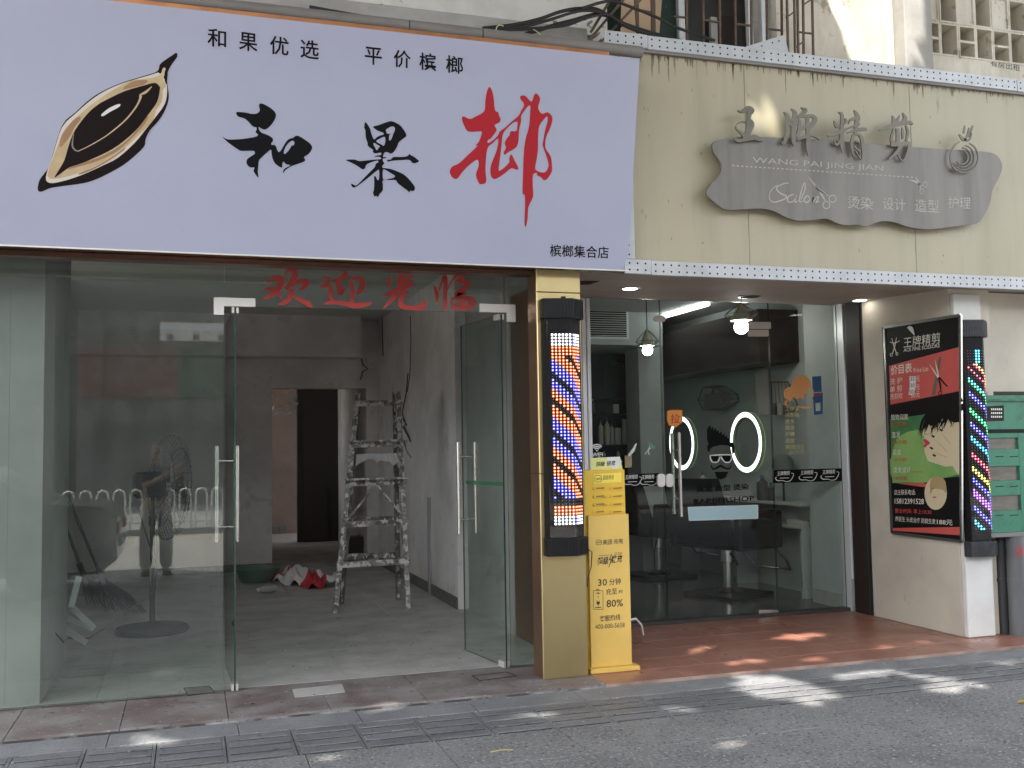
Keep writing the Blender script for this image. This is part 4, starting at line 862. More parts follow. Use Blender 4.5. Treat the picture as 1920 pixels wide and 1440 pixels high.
def pat_right(r, c, n):
    if r < 5: return 'c' if c in (3, 4) else '.'
    k = (r-c*1.0-2)
    for a, b, m_ in ((0, .9, 'y'), (1, 1.9, 'r'), (4, 4.9, 'r'), (8, 8.9, 'c'), (9, 9.9, 'g'), (13, 14.9, 'b'), (19, 20.9, 'g'), (24, 25.9, 'b'), (29, 30.9, 'c'), (35, 36.9, 'r'), (39.5, 41, 'y'), (44, 45.9, 'b'), (48, 50, 'p'), (54, 55.9, 'b'), (59, 60.9, 'c'), (65, 66, 'r')):
        if a <= k <= b: return m_
    return '.'
bp1 = barber_pole((2.452, 6.574, 0), .29, .83, 2.585, 'LED barber pole with blue and orange diagonal lights on the brass pillar', True, pat_left, 'black')
yb = at(1838, 1197, Z=0).y
bp2 = barber_pole((6.03, 6.685, 0), .27, .645, 2.535, 'LED barber pole with sparse rainbow lights on the white panel beside the price poster', False, pat_right, 'grayp', 1.0)
tag(MB().tube([(2.62, 6.57, .86), (2.645, 6.56, .84), (2.64, 6.57, .74), (2.615, 6.575, .66), (2.613, 6.58, .6)], .004, 6).build('power_lead', 'cable', None, True), 'thin black lead hanging from the lower right of the blue and orange barber pole', 'cable')

# ------------------------------------------------------------------ charging kiosk
K = PY(6.64); ks = thing('charging_kiosk', 'slim yellow phone charging kiosk standing beside the brass pillar', 'charging kiosk', (2.82, 6.75, 0))
xa, xb = at(1107, 1180, Y=6.64).x, at(1181, 1180, Y=6.64).x
zf, ztop = at(1140, 965, Y=6.64).z, at(1140, 881, Y=6.66).z
MB().bbox(xa-.015, xb+.0, 6.665, 6.83, .03, ztop, .004).build('body', 'yellow', ks)
MB().bbox(xa, xb+.012, 6.64, 6.664, .035, zf, .004).build('front_panel', 'yellow_f', ks)
MB().bbox(xa-.02, xb+.055, 6.60, 6.90, 0.001, .034, .004).build('base_plate', 'yellow_f', ks)
KU = Plane((0, 6.664, 0), (0, -1, 0))
mb = MB()
for yy in (916, 931, 946, 960):
    for x0, x1 in ((1114, 1135), (1146, 1168)):
        rr = 2.4; q = [(x0+rr*math.cos(a)+0, yy+rr*math.sin(a)) for a in np.linspace(math.pi/2, 3*math.pi/2, 6)]+[(x1+rr*math.cos(a), yy-1.5+rr*math.sin(a)) for a in np.linspace(-math.pi/2, math.pi/2, 6)]
        q = [KU.at(*p, .0015) for p in q]; ctr = sum(q, Vector())/len(q)
        mb.fill([q, [ctr+(v-ctr)*.62 for v in q][::-1]], (0, -1, 0), .006)
mb.build('power_bank_slots', 'yellow', ks)
mb = MB()
for yy in (916, 931, 946, 960):
    for x0, x1 in ((1114, 1135), (1146, 1168)): stroke(mb, KU, [(x0+1, yy+.4, 2.2), (x1-1, yy-1.1, 2.2)], .0008)
tag(mb.build('slot_shade', 'f_brown', ks), kind='stuff')  # brown strokes paint the shade inside the yellow slots
mb = MB()
for yy in (931.5, 946.5):
    x0, x1 = 1114, 1135; rr = 2.9; q = [(x0+rr*math.cos(a), yy+rr*math.sin(a)) for a in np.linspace(math.pi/2, 3*math.pi/2, 6)]+[(x1+rr*math.cos(a), yy-1.5+rr*math.sin(a)) for a in np.linspace(-math.pi/2, math.pi/2, 6)]
    q = [KU.at(*p, .001) for p in q]; ctr = sum(q, Vector())/len(q); mb.fill([q, [ctr+(v-ctr)*.86 for v in q][::-1]], (0, -1, 0), .002)
mb.build('slot_ring', 'kink', ks)
shape(MB(), KU, [[(1113, 889), (1165, 886), (1165, 904), (1113, 907)]], .0012, .001, 1).build('label_plate', 'yellow_l', ks)
KL = Plane((0, 6.6618, 0), (0, -1, 0))
text('超级快充', (1130, 900), (1151, 899), (1130, 891), KL, 'kink', ks, .0012, shear=.2)
def rrect(x0, y0, x1, y1, r, lw, pl, off, m, par, sk=0):
    def loop(i):
        o = []
        for cx, cy, a0 in ((x1-r, y0+r, -90), (x1-r, y1-r, 0), (x0+r, y1-r, 90), (x0+r, y0+r, 180)):
            for a in (0, 30, 60, 90): A_ = R(a0+a); o.append((cx+(r-i)*math.cos(A_), cy+(r-i)*math.sin(A_)+sk*(cx-x0)))
        return o
    return shape(MB(), pl, [loop(0), loop(lw)[::-1]], off, 0, 1).build('logo', m, par)
rrect(1115, 891, 1128, 904, 3.5, .8, KL, .0012, 'kink', ks); text('美团', (1117.5, 900.5), (1126, 900), (1117.5, 896), KL, 'kink', ks, .0012)
rrect(1117, 1012, 1128, 1022, 3, .8, K, .0012, 'kink', ks); text('美团', (1119, 1019), (1126.5, 1018.7), (1119, 1015), K, 'kink', ks, .0012)
text('美团·充电', (1130, 1022), (1168, 1019), (1130, 1012), K, 'kink', ks, .0012, bold=.01)
text('22.5W', (1151, 1041), (1167, 1040), (1151, 1036), K, 'kink', ks, .0012, shear=.25)
text('超级', (1119, 1060), (1141, 1058), (1119, 1045), K, 'kink', ks, .0012, shear=.2, bold=.025); text('快充', (1146, 1056), (1167, 1054), (1146, 1041), K, 'kink', ks, .0012, shear=.2, bold=.025)
mb = MB(); stroke(mb, K, [(1147, 1038, 1), (1143, 1049, 2), (1146, 1050, 2), (1141, 1064, 1)], .0012); stroke(mb, K, [(1123, 1042, .8), (1143, 1040.5, .8)], .0012); mb.build('logo', 'kink', ks)
text('30', (1121, 1099), (1138, 1098), (1121, 1086), K, 'kink', ks, .0012, bold=.01); text('分钟', (1142, 1098), (1164, 1096), (1142, 1085), K, 'kink', ks, .0012, bold=.008)
text('充至', (1136, 1116), (1157, 1114), (1136, 1104), K, 'kink', ks, .0012, bold=.008); text('约', (1160, 1113), (1167, 1112), (1160, 1106), K, 'kink', ks, .0012, bold=.008)
text('80%', (1137, 1139), (1168, 1137), (1137, 1125), K, 'kink', ks, .0012, bold=.012)
text('客服热线', (1124, 1166), (1163, 1162), (1124, 1155), K, 'kink', ks, .0012, bold=.008); text('400-000-5658', (1116, 1180), (1171, 1176), (1116, 1171), K, 'kink', ks, .0012)
rrect(1112, 1107, 1131, 1143, 1.5, .9, K, .0012, 'kink', ks)
mb = MB()
for p in ([(1118, 1105.5, 1.6), (1124, 1105.5, 1.6)], [(1117, 1113, 1), (1122, 1111, 1.2), (1121, 1113.5, 1.2), (1126, 1111.5, 1)], [(1121.5, 1117, 2.4), (1121.5, 1118.5, .4)], [(1121.5, 1118, 1), (1121.5, 1122, 1)], [(1119.5, 1126, 1), (1119.5, 1128, 1)], [(1123.5, 1126, 1), (1123.5, 1128, 1)], [(1121.5, 1128, 6), (1121.5, 1131, 6), (1121.5, 1134, 2)], [(1121.5, 1134, 1), (1121.5, 1137, 1)], [(1116, 1139.5, 1.8), (1127, 1138.5, 1.8)]): stroke(mb, K, p, .0012)
mb.build('battery_icon', 'kink', ks)
KC = PY(6.72)
cd = sub('top_card', ks); q = [(1106, 859), (1162, 856), (1167, 880), (1108, 884)]
shape(MB(), KC, [q], 0, .004, 1).build('card', 'paper_y', cd)
shape(MB(), Plane((0, 6.715, 0), (0, -1, 0)), [[(1137, 857.5), (1160, 856.3), (1166, 866), (1158, 876), (1150, 881), (1140, 870)]], .0005, .0, 1).build('stripe', 'white', cd)
text('超级', (1117, 875), (1134, 874), (1117, 866), Plane((0, 6.714, 0), (0, -1, 0)), 'kink', cd, .001, shear=.2, bold=.02); text('快充', (1138, 874), (1154, 872.5), (1138, 864), Plane((0, 6.714, 0), (0, -1, 0)), 'kink', cd, .001, shear=.2, bold=.02)
tag(MB().tube([at(1182, 1162, Y=6.8), at(1192, 1160, Y=6.86), at(1203, 1172, Y=6.95), at(1206, 1190, Y=6.98), at(1198, 1201, Z=.01)], .008, 7).build('power_cable', 'alu', None, True), 'pale power cable curling out behind the yellow kiosk onto the red tiles', 'cable')

# ------------------------------------------------------------------ salon: porch, room
so_ = thing('porch_soffit', 'beige boarded soffit with recessed downlights over the salon entrance', 'soffit', (4.4, 7.3, 2.8))
def slope(y): return 2.79+(y-6.48)*(2.89-2.79)/(8.25-6.48)
xs_ = [2.63, at(1403, 520, Y=6.6).x, 5.6, 6.95, 9.5]
for x0, x1 in zip(xs_, xs_[1:]):
    y0, y1 = 6.50, 8.33; z0, z1 = slope(y0), slope(y1)
    MB().hexa([(x0+.001, y0, z0), (x1-.001, y0, z0), (x1-.001, y1, z1), (x0+.001, y1, z1)], [(x0+.001, y0, 3.1), (x1-.001, y0, 3.1), (x1-.001, y1, 3.15), (x0+.001, y1, 3.15)]).build('soffit_board', 'soffit', so_)
MB().box(2.64, 8, 6.49, 6.499, 2.776, 2.7895).build('edge_angle', 'gutter', so_)
def ceil_ring(px, py, lit, i):
    y = 7.45
    for _ in range(6): p = Plane((0, 0, slope(y)), (0, 0, 1)).at(px, py); y = p.y
    p.z = slope(p.y)
    if lit:
        t = thing('downlight', 'lit round downlight in the beige soffit '+i, 'downlight', p, 'downlights in the porch soffit')
        MB().lathe(p, [(.085, .004), (.088, -.006), (.062, -.008), (.058, .004)], 24).build('rim', 'satin', t, True)
        MB().lathe(p, [(.058, -.009), (.05, -.0105), (.001, -.011)], 20).build('lamp', 'dlamp', t, True)
    else:
        t = thing('ceiling_cutout', 'round empty cutout in the soffit with a loose wire hanging out', 'cutout', p)
        MB().lathe(p, [(.095, .002), (.098, -.008), (.082, -.009), (.08, .004)], 24).build('rim', 'bronze', t, True)
        MB().lathe(p, [(.08, -.0095), (.001, -.0098)], 20).build('hole', 'hole', t)
        MB().tube([p+Vector((-.07, 0, 0)), p+Vector((-.085, .0, -.05)), p+Vector((-.07, .01, -.09)), p+Vector((-.03, .02, -.10))], .004, 6).build('wire', 'decal_o', t, True)
ceil_ring(1181, 540, True, 'above the yellow kiosk'); ceil_ring(1612, 562, True, 'near the price poster wall'); ceil_ring(1405, 555, False, '')
q = [Plane((0, 0, slope(6.95)), (0, 0, 1)).at(*p) for p in ((1088, 528), (1127, 527), (1104, 538), (1088, 538))]
for v in q: v.z = slope(v.y)-.004
MB().fill([q], (0, 0, -1)).build('missing_corner', 'hole', so_)

sr = thing('salon_room', 'pale walled hair salon room behind the clear glass front', 'salon room', (4.6, 10, 0))
def sbox(nm, m, *a): return MB().box(*a).build(nm, m, sr)
sbox('wall', 'swall', 6.2, 6.5, 8.81, 13.2, 0, 3.4)
sbox('pier', 'swall', 5.9, 6.5, 8.31, 8.808, 0, 3.4)
sbox('pier_skirting', 'concrete', 5.893, 5.8995, 8.312, 8.8, 0, .14)
sbox('wall', 'swall', 3.0, 6.5, 13.2, 13.4, 0, 3.4)
sbox('wall', 'swall', 3.002, 3.2, 8.31, 13.2, 0, 3.4)
sbox('ceiling', 'ceil', 3.0, 6.6, 8.31, 13.4, 3.2, 3.4)
a, b = at(1098, 648, Y=11.2), at(1243, 648, Y=11.2)
sbox('bulkhead', 'swall', 3.201, b.x, 11.2, 13.199, b.z, 3.199)
c = at(1240, 690, X=6.0); MB().box(5.72, 6.199, 9.35, 13.19, 2.44, 3.0).build('dark_reflection', 'brownbox', sr)  # added dark box, stands in for a dark reflection in the glass
MB().box(5.73, 6.19, 9.36, 9.349+.01, 2.44, 3.0)
# column between shelf and mirrors
a, b = at(1200, 800, Y=11.5), at(1246, 800, Y=11.5); sbox('column', 'swall', a.x, b.x, 11.5, 11.9, 0, 3.19)
q = PX(6.198); pts = [q.at(*p) for p in ((1262, 692), (1415, 690), (1415, 770), (1262, 775))]
MB().fill([pts], (-1, 0, 0), .012).build('green_patch', 'sgreen', sr)  # made-up sheet, stands in for a pale green patch on the glass
q = [PX(6.197).at(*p) for p in ((1416, 700), (1441, 684), (1441, 778), (1424, 778))]
MB().fill([q], (-1, 0, 0), .01).build('white_board', 'bot_w', sr)
vt = thing('air_vent', 'white slatted air vent in the salon bulkhead above the shelves', 'vent', at(1135, 605, Y=11.19))
a, b = at(1098, 580, Y=11.19), at(1175, 632, Y=11.19)
MB().box(a.x-.03, b.x+.03, 11.188, 11.199, b.z-.03, a.z+.03).build('frame', 'alu', vt); MB().box(a.x, b.x, 11.185, 11.1875, b.z, a.z).build('opening', 'hole', vt)
for k in range(12):
    z = b.z+(a.z-b.z)*(k+.5)/12; MB().hexa([(a.x, 11.17, z-.006), (b.x, 11.17, z-.006), (b.x, 11.184, z-.002), (a.x, 11.184, z-.002)], [(a.x, 11.17, z), (b.x, 11.17, z), (b.x, 11.184, z+.006), (a.x, 11.184, z+.006)]).build('slat', 'alu', vt)
tl = thing('tube_light', 'bright fluorescent tube on the salon ceiling', 'tube light', at(1290, 580, Z=3.15))
MB().tube([at(1240, 595, Z=3.17), at(1328, 570, Z=3.17)], .022, 10).build('tube', 'tube', tl, True)
# shelves with bottles
YS = 12.0
sh = thing('shelf_unit', 'dark open shelf unit full of bottles at the back left of the salon', 'shelf unit', (at(1145, 800, Y=YS).x, YS, 0))
x0, x1 = at(1100, 800, Y=YS).x, at(1192, 800, Y=YS).x; xm_ = at(1150, 800, Y=YS).x
MB().box(x0, xm_, YS+.3, YS+.32, 0, at(1145, 655, Y=YS).z).build('back_panel', 'shelf', sh)
MB().box(xm_+.001, x1, YS+.3, YS+.32, 0, at(1145, 655, Y=YS).z).build('back_panel', 'shelf_g', sh)
for nm, xx in (('side', x0-.02), ('side', x1)): MB().box(xx, xx+.02, YS, YS+.319, 0, at(1145, 655, Y=YS).z).build('side_panel', 'shelf', sh)
SHZ = []
for yy in (680, 745, 775, 834, 874, 905): z = at(1145, yy, Y=YS).z; SHZ.append(z); MB().box(x0, x1, YS, YS+.299, z-.012, z).build('shelf_board', 'shelf', sh)
MB().box(x0, x1, YS+.001, YS+.29, 0, SHZ[-1]-.013).build('cupboard', 'shelf', sh)
def bottle(px, zb, h, w, m, kind, label, Y=YS+.1, top=True, group='bottles and boxes on the salon shelves'):
    x = at(px, 800, Y=Y).x
    t = thing(kind, label, kind.split('_')[-1], (x, Y, zb+.0012), group); c = (x, Y, zb+.0012)
    if kind.endswith('box'): MB().bbox(x-w, x+w, Y-.03, Y+.03, zb+.0012, zb+h, .003).build('carton', m, t)
    else:
        MB().lathe(c, [(w*.9, 0), (w, h*.04), (w, h*.66), (w*.8, h*.74), (w*.32, h*.78), (w*.32, h*.84)], 14).build('body', m, t, True)
        MB().lathe(c, [(w*.42, h*.842), (w*.42, h*.93), (w*.16, h*.94), (w*.16, h)], 10).build('cap', 'bot_d' if m != 'bot_d' else 'bot_w', t, True)
S3, S4 = SHZ[3], SHZ[5]
bottle(1126, S3, .33, .035, 'bot_c', 'pump_bottle', 'tall cream pump bottle, left one of the pair on the middle shelf')
bottle(1138, S3, .36, .036, 'bot_c', 'pump_bottle', 'tall cream pump bottle, right one of the pair on the middle shelf')
bottle(1147, S3, .3, .03, 'bot_w', 'spray_bottle', 'white bottle beside the cream pump bottles on the middle shelf', YS+.16)
bottle(1174, S3, .33, .05, 'bot_w', 'white_box', 'pale printed carton on the green side of the middle shelf')
bottle(1157, S3, .22, .04, 'bot_w', 'small_box', 'low white carton on the middle shelf before the printed carton', YS+.18)
bottle(1120, S4, .44, .045, 'bot_w', 'white_canister', 'tall white canister at the left of the lower shelf')
bottle(1108, S4, .34, .035, 'bot_d', 'dark_bottle', 'dark bottle at the far left end of the lower shelf')
bottle(1132, S4, .4, .035, 'bot_d', 'dark_bottle', 'slim dark bottle right of the white canister on the lower shelf')
bottle(1158, S4, .4, .055, 'bot_d', 'labelled_bottle', 'squat dark bottle with white label on the lower shelf')
bottle(1184, S4, .47, .055, 'bot_w', 'white_canister', 'pale canister at the right of the lower shelf')
bottle(1112, SHZ[2], .2, .03, 'bot_d', 'dark_bottle', 'small dark bottle on the upper left shelf')
bottle(1155, SHZ[2], .12, .035, 'bot_w', 'small_box', 'tiny white carton on the upper green shelf')
# pendants
def pendant(px, ytop, ybulb, Y, wpx, label):
    pb = at(px, ybulb, Y=Y); pt = at(px-1, ytop, Y=Y); rr = wpx/2/FPX*pb.y/ray(px, ybulb).normalized().y*ray(px, ybulb).length/ray(px, ybulb).normalized().length/1.0
    rr = (at(px+wpx/2, ybulb, Y=Y)-pb).length
    t = thing('pendant_lamp', label, 'pendant lamp', (pb.x, pb.y, pb.z), 'wire cage pendant lamps in the salon')
    apex = Vector((pb.x, pb.y, pt.z)); base_z = pb.z+rr*.55
    MB().tube([apex, (pb.x, pb.y, 3.199)], .006, 6).build('cord', 'cable', t)
    mb = MB(); ring = [Vector((pb.x+rr*1.5*math.cos(a), pb.y+rr*1.5*math.sin(a), base_z+rr*.55)) for a in np.linspace(0, 6.283, 9)]; low = [Vector((pb.x+rr*.8*math.cos(a+.39), pb.y+rr*.8*math.sin(a+.39), base_z)) for a in np.linspace(0, 6.283, 9)]
    for i in range(8): mb.tube([apex, ring[i]], .004, 4); mb.tube([ring[i], ring[i+1]], .004, 4); mb.tube([ring[i], low[i]], .004, 4); mb.tube([ring[i+1], low[i]], .004, 4)
    mb.build('wire_cage', 'gutter', t)
    MB().lathe((pb.x, pb.y, base_z), [(rr*.95, 0), (rr*.98, .01), (rr*.16, (apex.z-base_z)*.96), (rr*.1, (apex.z-base_z)*.96)], 18).build('shade', 'cone', t, True)
    MB().lathe((pb.x, pb.y, pb.z), [(rr*.62*math.sin(a)+.0005, -rr*.62*math.cos(a)) for a in np.linspace(0, 2.6, 9)], 16).build('bulb', 'lamp', t, True)
pendant(1214, 616, 657, 9.6, 28, 'lit wire cage pendant lamp beside the air vent'); pendant(1390, 568, 613, 8.9, 38, 'lit wire cage pendant lamp just left of the steel door fitting')
# ring mirrors on the right wall
def ring_mirror(px, py, h, label):
    c = PX(6.199).at(px, py); t = thing('ring_mirror', label, 'ring mirror', c, 'lit round mirrors on the salon wall'); r_ = h/2; N_ = 40
    mb = MB(); A_ = [i*2*math.pi/N_ for i in range(N_)]
    def rg(r, dx): return [Vector((c.x-dx, c.y+r*math.cos(a), c.z+r*math.sin(a))) for a in A_]
    b0, b1, f0, f1 = rg(r_, .0), rg(r_, .05), rg(r_*.84, .05), rg(r_*.84, .02)
    for P_, Q_, m_ in ((b0, b1, 0), (b1, f0, 1), (f0, f1, 0)):
        mb.cur = m_
        for i in range(N_): j = (i+1) % N_; mb.quad(P_[i], Q_[i], Q_[j], P_[j])
    mb.build('light_ring', ['ringb', 'ringl'], t); MB().fill([rg(r_*.84, .022)], (-1, 0, 0)).build('mirror_glass', 'mirror', t)
ring_mirror(1405, 829, .70, 'lit round mirror nearest the door hinge, right of the black hair decal')
ring_mirror(1284, 831, .70, 'lit round mirror partly hidden behind the door handles')
# salon chairs
def salon_chair(x, y, rz, label, scx):
    t = thing('barber_chair', label, 'barber chair', (x, y, 0), 'black barber chairs', rz)
    def p(mb, nm, m, s=False): return mb.build(nm, m, t, s, local=True)
    p(MB().bbox(-.33*scx, .33*scx, -.33*scx, .33*scx, 0.001, .035, .008), 'base_plate', 'pipe_d'); p(MB().lathe((0, 0, 0), [(.12, .036), (.09, .06), (.045, .08), (.045, .3), (.06, .31), (.06, .45)], 20), 'column', 'steel', True)
    p(MB().bbox(-.3, .3, -.28, .30, .45, .62, .04), 'seat', 'leather')
    p(MB().hexa([(-.27, -.34, .56), (.27, -.34, .56), (.27, -.22, .56), (-.27, -.22, .56)], [(-.25, -.46, 1.1), (.25, -.46, 1.1), (.25, -.36, 1.1), (-.25, -.36, 1.1)]), 'backrest', 'leather')
    for s in (-1, 1): p(MB().bbox(s*.34-.04, s*.34+.04, -.28, .24, .45, .8, .02), 'armrest', 'leather')
    mb = MB()
    for s in (-1, 1): mb.tube([(s*.2, .28, .48), (s*.2, .5, .3), (s*.18, .58, .2)], .014, 8)
    mb.tube([(-.18, .58, .2), (.18, .58, .2)], .016, 8); p(mb, 'footrest', 'steel', True)
    mb = MB().tube([(.12, -.1, .4), (.3, -.25, .36), (.36, -.3, .34)], .01, 8); p(mb, 'pump_lever', 'steel', True)
    t.scale = (1.3, 1.3, 1.12); return t
salon_chair(5.38, 9.56, R(-70), 'black barber chair on a square plate, the nearer one behind the glass door', .78); salon_chair(5.40, 11.25, R(-80), 'black barber chair farther back, behind the door handles', .78)
# counter along the right wall
ct = thing('styling_counter', 'white styling counter with clutter along the right salon wall', 'counter', (6.0, 10, 0))
MB().bbox(5.88, 6.198, 8.95, 11.8, .93, .96, .004).build('top', 'bot_w', ct); MB().bbox(5.9, 6.19, 9.0, 11.7, .70, .73, .004).build('lower_shelf', 'swall', ct); MB().box(6.1, 6.19, 9.0, 11.7, .732, .928).build('back_panel', 'swall', ct)
for y in (9.0, 10.3, 11.66): MB().box(5.92, 6.18, y, y+.03, 0, .70).build('leg_panel', 'swall', ct)
def onctr(kind, px, py, w, h, m, label, z=None, y=None):
    p_ = PX(5.98).at(px, py); z = .9602 if z is None else z; t = thing(kind, label, kind.split('_')[-1], (p_.x, p_.y, z), 'clutter on the styling counter')
    if 'box' in kind: MB().bbox(p_.x-.06, p_.x+.06, p_.y-w, p_.y+w, z, z+h, .003).build('carton', m, t)
    else: 
        MB().lathe((p_.x, p_.y, z), [(w, 0), (w, h*.7), (w*.5, h*.78), (w*.35, h*.82)], 12).build('body', m, t, True); MB().lathe((p_.x, p_.y, z), [(w*.4, h*.821), (w*.4, h*.95), (w*.2, h)], 10).build('cap', 'bot_d', t, True)
onctr('red_box', 1437, 940, .05, .13, 'bot_r', 'red carton standing on the lower counter shelf', .7302); onctr('white_box', 1450, 940, .04, .12, 'bot_w', 'white carton beside the red carton', .7302)
onctr('steel_canister', 1429, 905, .06, .28, 'bot_d', 'dark canister on the counter beside the second mirror'); onctr('spray_bottle', 1318, 900, .045, .3, 'bot_w', 'white spray bottle on the counter below the hair decal'); onctr('dark_bottle', 1445, 905, .04, .2, 'bot_d', 'small dark bottle at the near end of the counter clutter')
onctr('paper_box', 1495, 950, .12, .05, 'bot_c', 'flat cream carton on the near end of the lower shelf', .7302)
hr = thing('hexagon_shelf', 'small dark hexagonal wire shelf holding a black box on the green patch', 'wall shelf', PX(6.18).at(1340, 748))
mb = MB(); H_ = [PX(6.02).at(*p) for p in ((1309, 750), (1318, 727), (1340, 724), (1362, 740), (1364, 752), (1338, 769), (1318, 768))]; Hb = [v+Vector((.15, 0, 0)) for v in H_]
for i in range(7): j = (i+1) % 7; mb.tube([H_[i], H_[j]], .008, 5); mb.tube([Hb[i], Hb[j]], .008, 5); mb.tube([H_[i], Hb[i]], .008, 5)
mb.build('wire_frame', 'iron', hr); a, b = PX(6.05).at(1325, 765), PX(6.05).at(1355, 735); MB().box(6.02, 6.15, min(a.y, b.y), max(a.y, b.y), min(a.z, b.z), max(a.z, b.z)).build('box', 'bot_d', hr)
t = thing('dryer_hood', 'dull metal hood on a stand near the black logo band', 'dryer hood', PX(6.05).at(1468, 868)); p_ = PX(6.05).at(1468, 880)
MB().lathe(p_, [(.11, 0), (.12, .03), (.11, .1), (.07, .15), (.01, .17)], 16).build('hood', 'pipe', t, True)
MB().tube([p_+Vector((0, 0, -.001)), (p_.x, p_.y, .962)], .012, 8).build('stand', 'pipe_d', t)
t = thing('wire_rack', 'dark wire rack with jars hanging on the wall right of the door', 'wire rack', PX(6.18).at(1470, 760))
q = [PX(6.15).at(*p) for p in ((1446, 716), (1478, 716), (1495, 760), (1488, 772), (1448, 762))]; mb = MB()
for i in range(5): mb.tube([q[i], q[(i+1) % 5]], .007, 5)
for k in range(6): mb.tube([q[0].lerp(q[1], k/5), q[4].lerp(q[3], k/5)], .004, 4)
mb.build('rack', 'iron', t)
for k in range(3): p_ = PX(6.12).at(1452+k*11, 778); MB().lathe(p_, [(.03, 0), (.03, .1), (.02, .11), (.02, .13)], 10).build('jar', ('bot_d', 'bot_c', 'bot_d')[k], t, True)

# ------------------------------------------------------------------ salon: glass front
sl_ = thing('salon_shopfront', 'clear glass front of the hair salon with a closed glass door', 'shopfront', (4.6, 8.25, 0))
G8 = PY(8.25); S = lambda px, py=900: at(px, py, Y=8.25)
xa0, xd0, xd1, xe = 3.34, S(1236.5, 567).x, S(1440, 570).x, 5.893
zt8, zdt = 2.885, S(1340, 612).z
pane('side_pane', xa0, xd0-.004, 8.25, .03, zt8, sl_, 'glass_c'); pane('transom_pane', xd0+.003, xd1-.003, 8.25, zdt+.006, zt8, sl_, 'glass_c'); pane('side_pane', xd1+.004, xe, 8.25, .03, zt8, sl_, 'glass_c')
sd = sub('glass_door', sl_); pane('pane', xd0+.006, xd1-.006, 8.25, .036, zdt, sd, 'glass_c')
for x in (3.30,): MB().bbox(x, x+.035, 8.2, 8.29, 0, 2.87, .004).build('frame_post', 'alu', sl_)
MB().bbox(3.245, 3.285, 8.18, 8.3, 0, 2.87, .004).build('frame_post', 'alu', sl_)
GS = Plane((0, 8.2475, 0), (0, -1, 0))
def plate(pts, nm, m, par, th=.014, sm=1, pl=None): return shape(MB(), pl or GS, [pts], 0, th, sm).build(nm, m, par)
rp = lambda x0, y0, x1, y1, r: [(cx+r*math.cos(R(a)), cy+r*math.sin(R(a))) for cx, cy, a0 in ((x1-r, y0+r, -90), (x1-r, y1-r, 0), (x0+r, y1-r, 90), (x0+r, y0+r, 180)) for a in (a0, a0+30, a0+60, a0+90)]
plate(rp(1225, 592, 1247, 604, 5.5), 'clamp', 'satin', sl_); plate(rp(1402, 604, 1444, 617, 2), 'patch_fitting', 'satin', sl_); plate(rp(1402, 618.5, 1440, 631, 2), 'patch_fitting', 'satin', sd)
plate(rp(1421, 1143, 1457, 1157, 1), 'bottom_fitting', 'steel', sd, .02)
plate(rp(1231, 888, 1245.5, 913, 6), 'lock', 'satin', sl_, .022); plate(rp(1247, 888, 1261, 913, 6), 'lock', 'satin', sd, .022)
for px, y0, y1, sgn in ((1260, 812, 965, 1), (1273, 811, 968, -1)):
    x = S(px+1).x; a, b = S(px, y0).z, S(px, y1).z; yy = 8.25+(.075 if sgn > 0 else -.065)
    x = at(px+2, 890, Y=yy).x; mb = MB().tube([(x, yy, b), (x, yy, a)], .0165, 14)
    for z in (a-.16, b+.16): mb.tube([(x, yy, z), (S(1266).x, 8.25+(.012 if sgn > 0 else -.001), z)], .009, 8)
    mb.build('handle', 'steel', sd, True)
G9 = Plane((0, 8.2488, 0), (0, -1, 0))
def dec(nm, m, par, polys, k=0, sm=3):
    mb = MB()
    for p in polys: shape(mb, G9, [p], .0004+.0004*k, 0, sm)
    return mb.build(nm, m, par)
def decs(nm, m, par, sts, k=0, kk=5):
    mb = MB()
    for i, p in enumerate(sts): stroke(mb, G9, p, .0004+.0004*k+.00005*i, 0, kk)
    return mb.build(nm, m, par)
dec('logo_band', 'decal_k', sl_, [[(1450, 881), (1578, 878), (1578, 902), (1450, 906)]], 0, 1); dec('logo_band', 'decal_k', sl_, [[(1172, 889), (1236, 887), (1236, 911), (1172, 913)]], 0, 1)
for cx in (1186, 1217, 1471, 1515, 1556):
    dy = 893-(cx-1471)*.03 if cx > 1400 else 900
    text('王牌精剪', (cx-14, dy-1), (cx+10, dy-2.5), (cx-14, dy-9), G9, 'decal_w', sl_, .0012, bold=.01, shear=.1)
    decs('logo', 'decal_w', sl_, [[(cx-15, dy+1, 1), (cx-17, dy+4, 1.4), (cx-13, dy+8, 1.4), (cx-4, dy+8, 1), (cx+4, dy+10, 1), (cx+12, dy+7, 1.2), (cx+17, dy-4, 1), (cx+12, dy-6, .8)], [(cx-9, dy+3.5, 1), (cx+8, dy+3, 1)]], 2)
dec('pull_tag', 'tag_o', sd, [[(1251, 771), (1257, 769), (1279, 769), (1279, 791), (1268, 801), (1254, 797), (1251, 788)]], 1, 1)
decs('pull_tag_border', 'tag_r', sd, [[(1251, 771, 1.3), (1257, 769, 1.3), (1279, 769, 1.3), (1279, 791, 1.3), (1268, 801, 1.3), (1254, 797, 1.3), (1251, 788, 1.3), (1251, 771, 1.3)]], 2, 1)
text('拉', (1257, 794), (1275, 794), (1257, 776), G9, 'tag_r', sd, .0016, bold=.03)
decs('wifi_icon', 'decal_w', sl_, [[(1119+r_*math.cos(a), 845+r_*math.sin(a), 2.4) for a in np.linspace(-2.5, -.64, 9)] for r_ in (4.5, 8, 11.5)]+[[(1119, 844, 3.6), (1119, 846, 3)]])
text('WIFI', (1110, 857), (1130, 856), (1110, 849), G9, 'decal_w', sl_, .001, bold=.02)
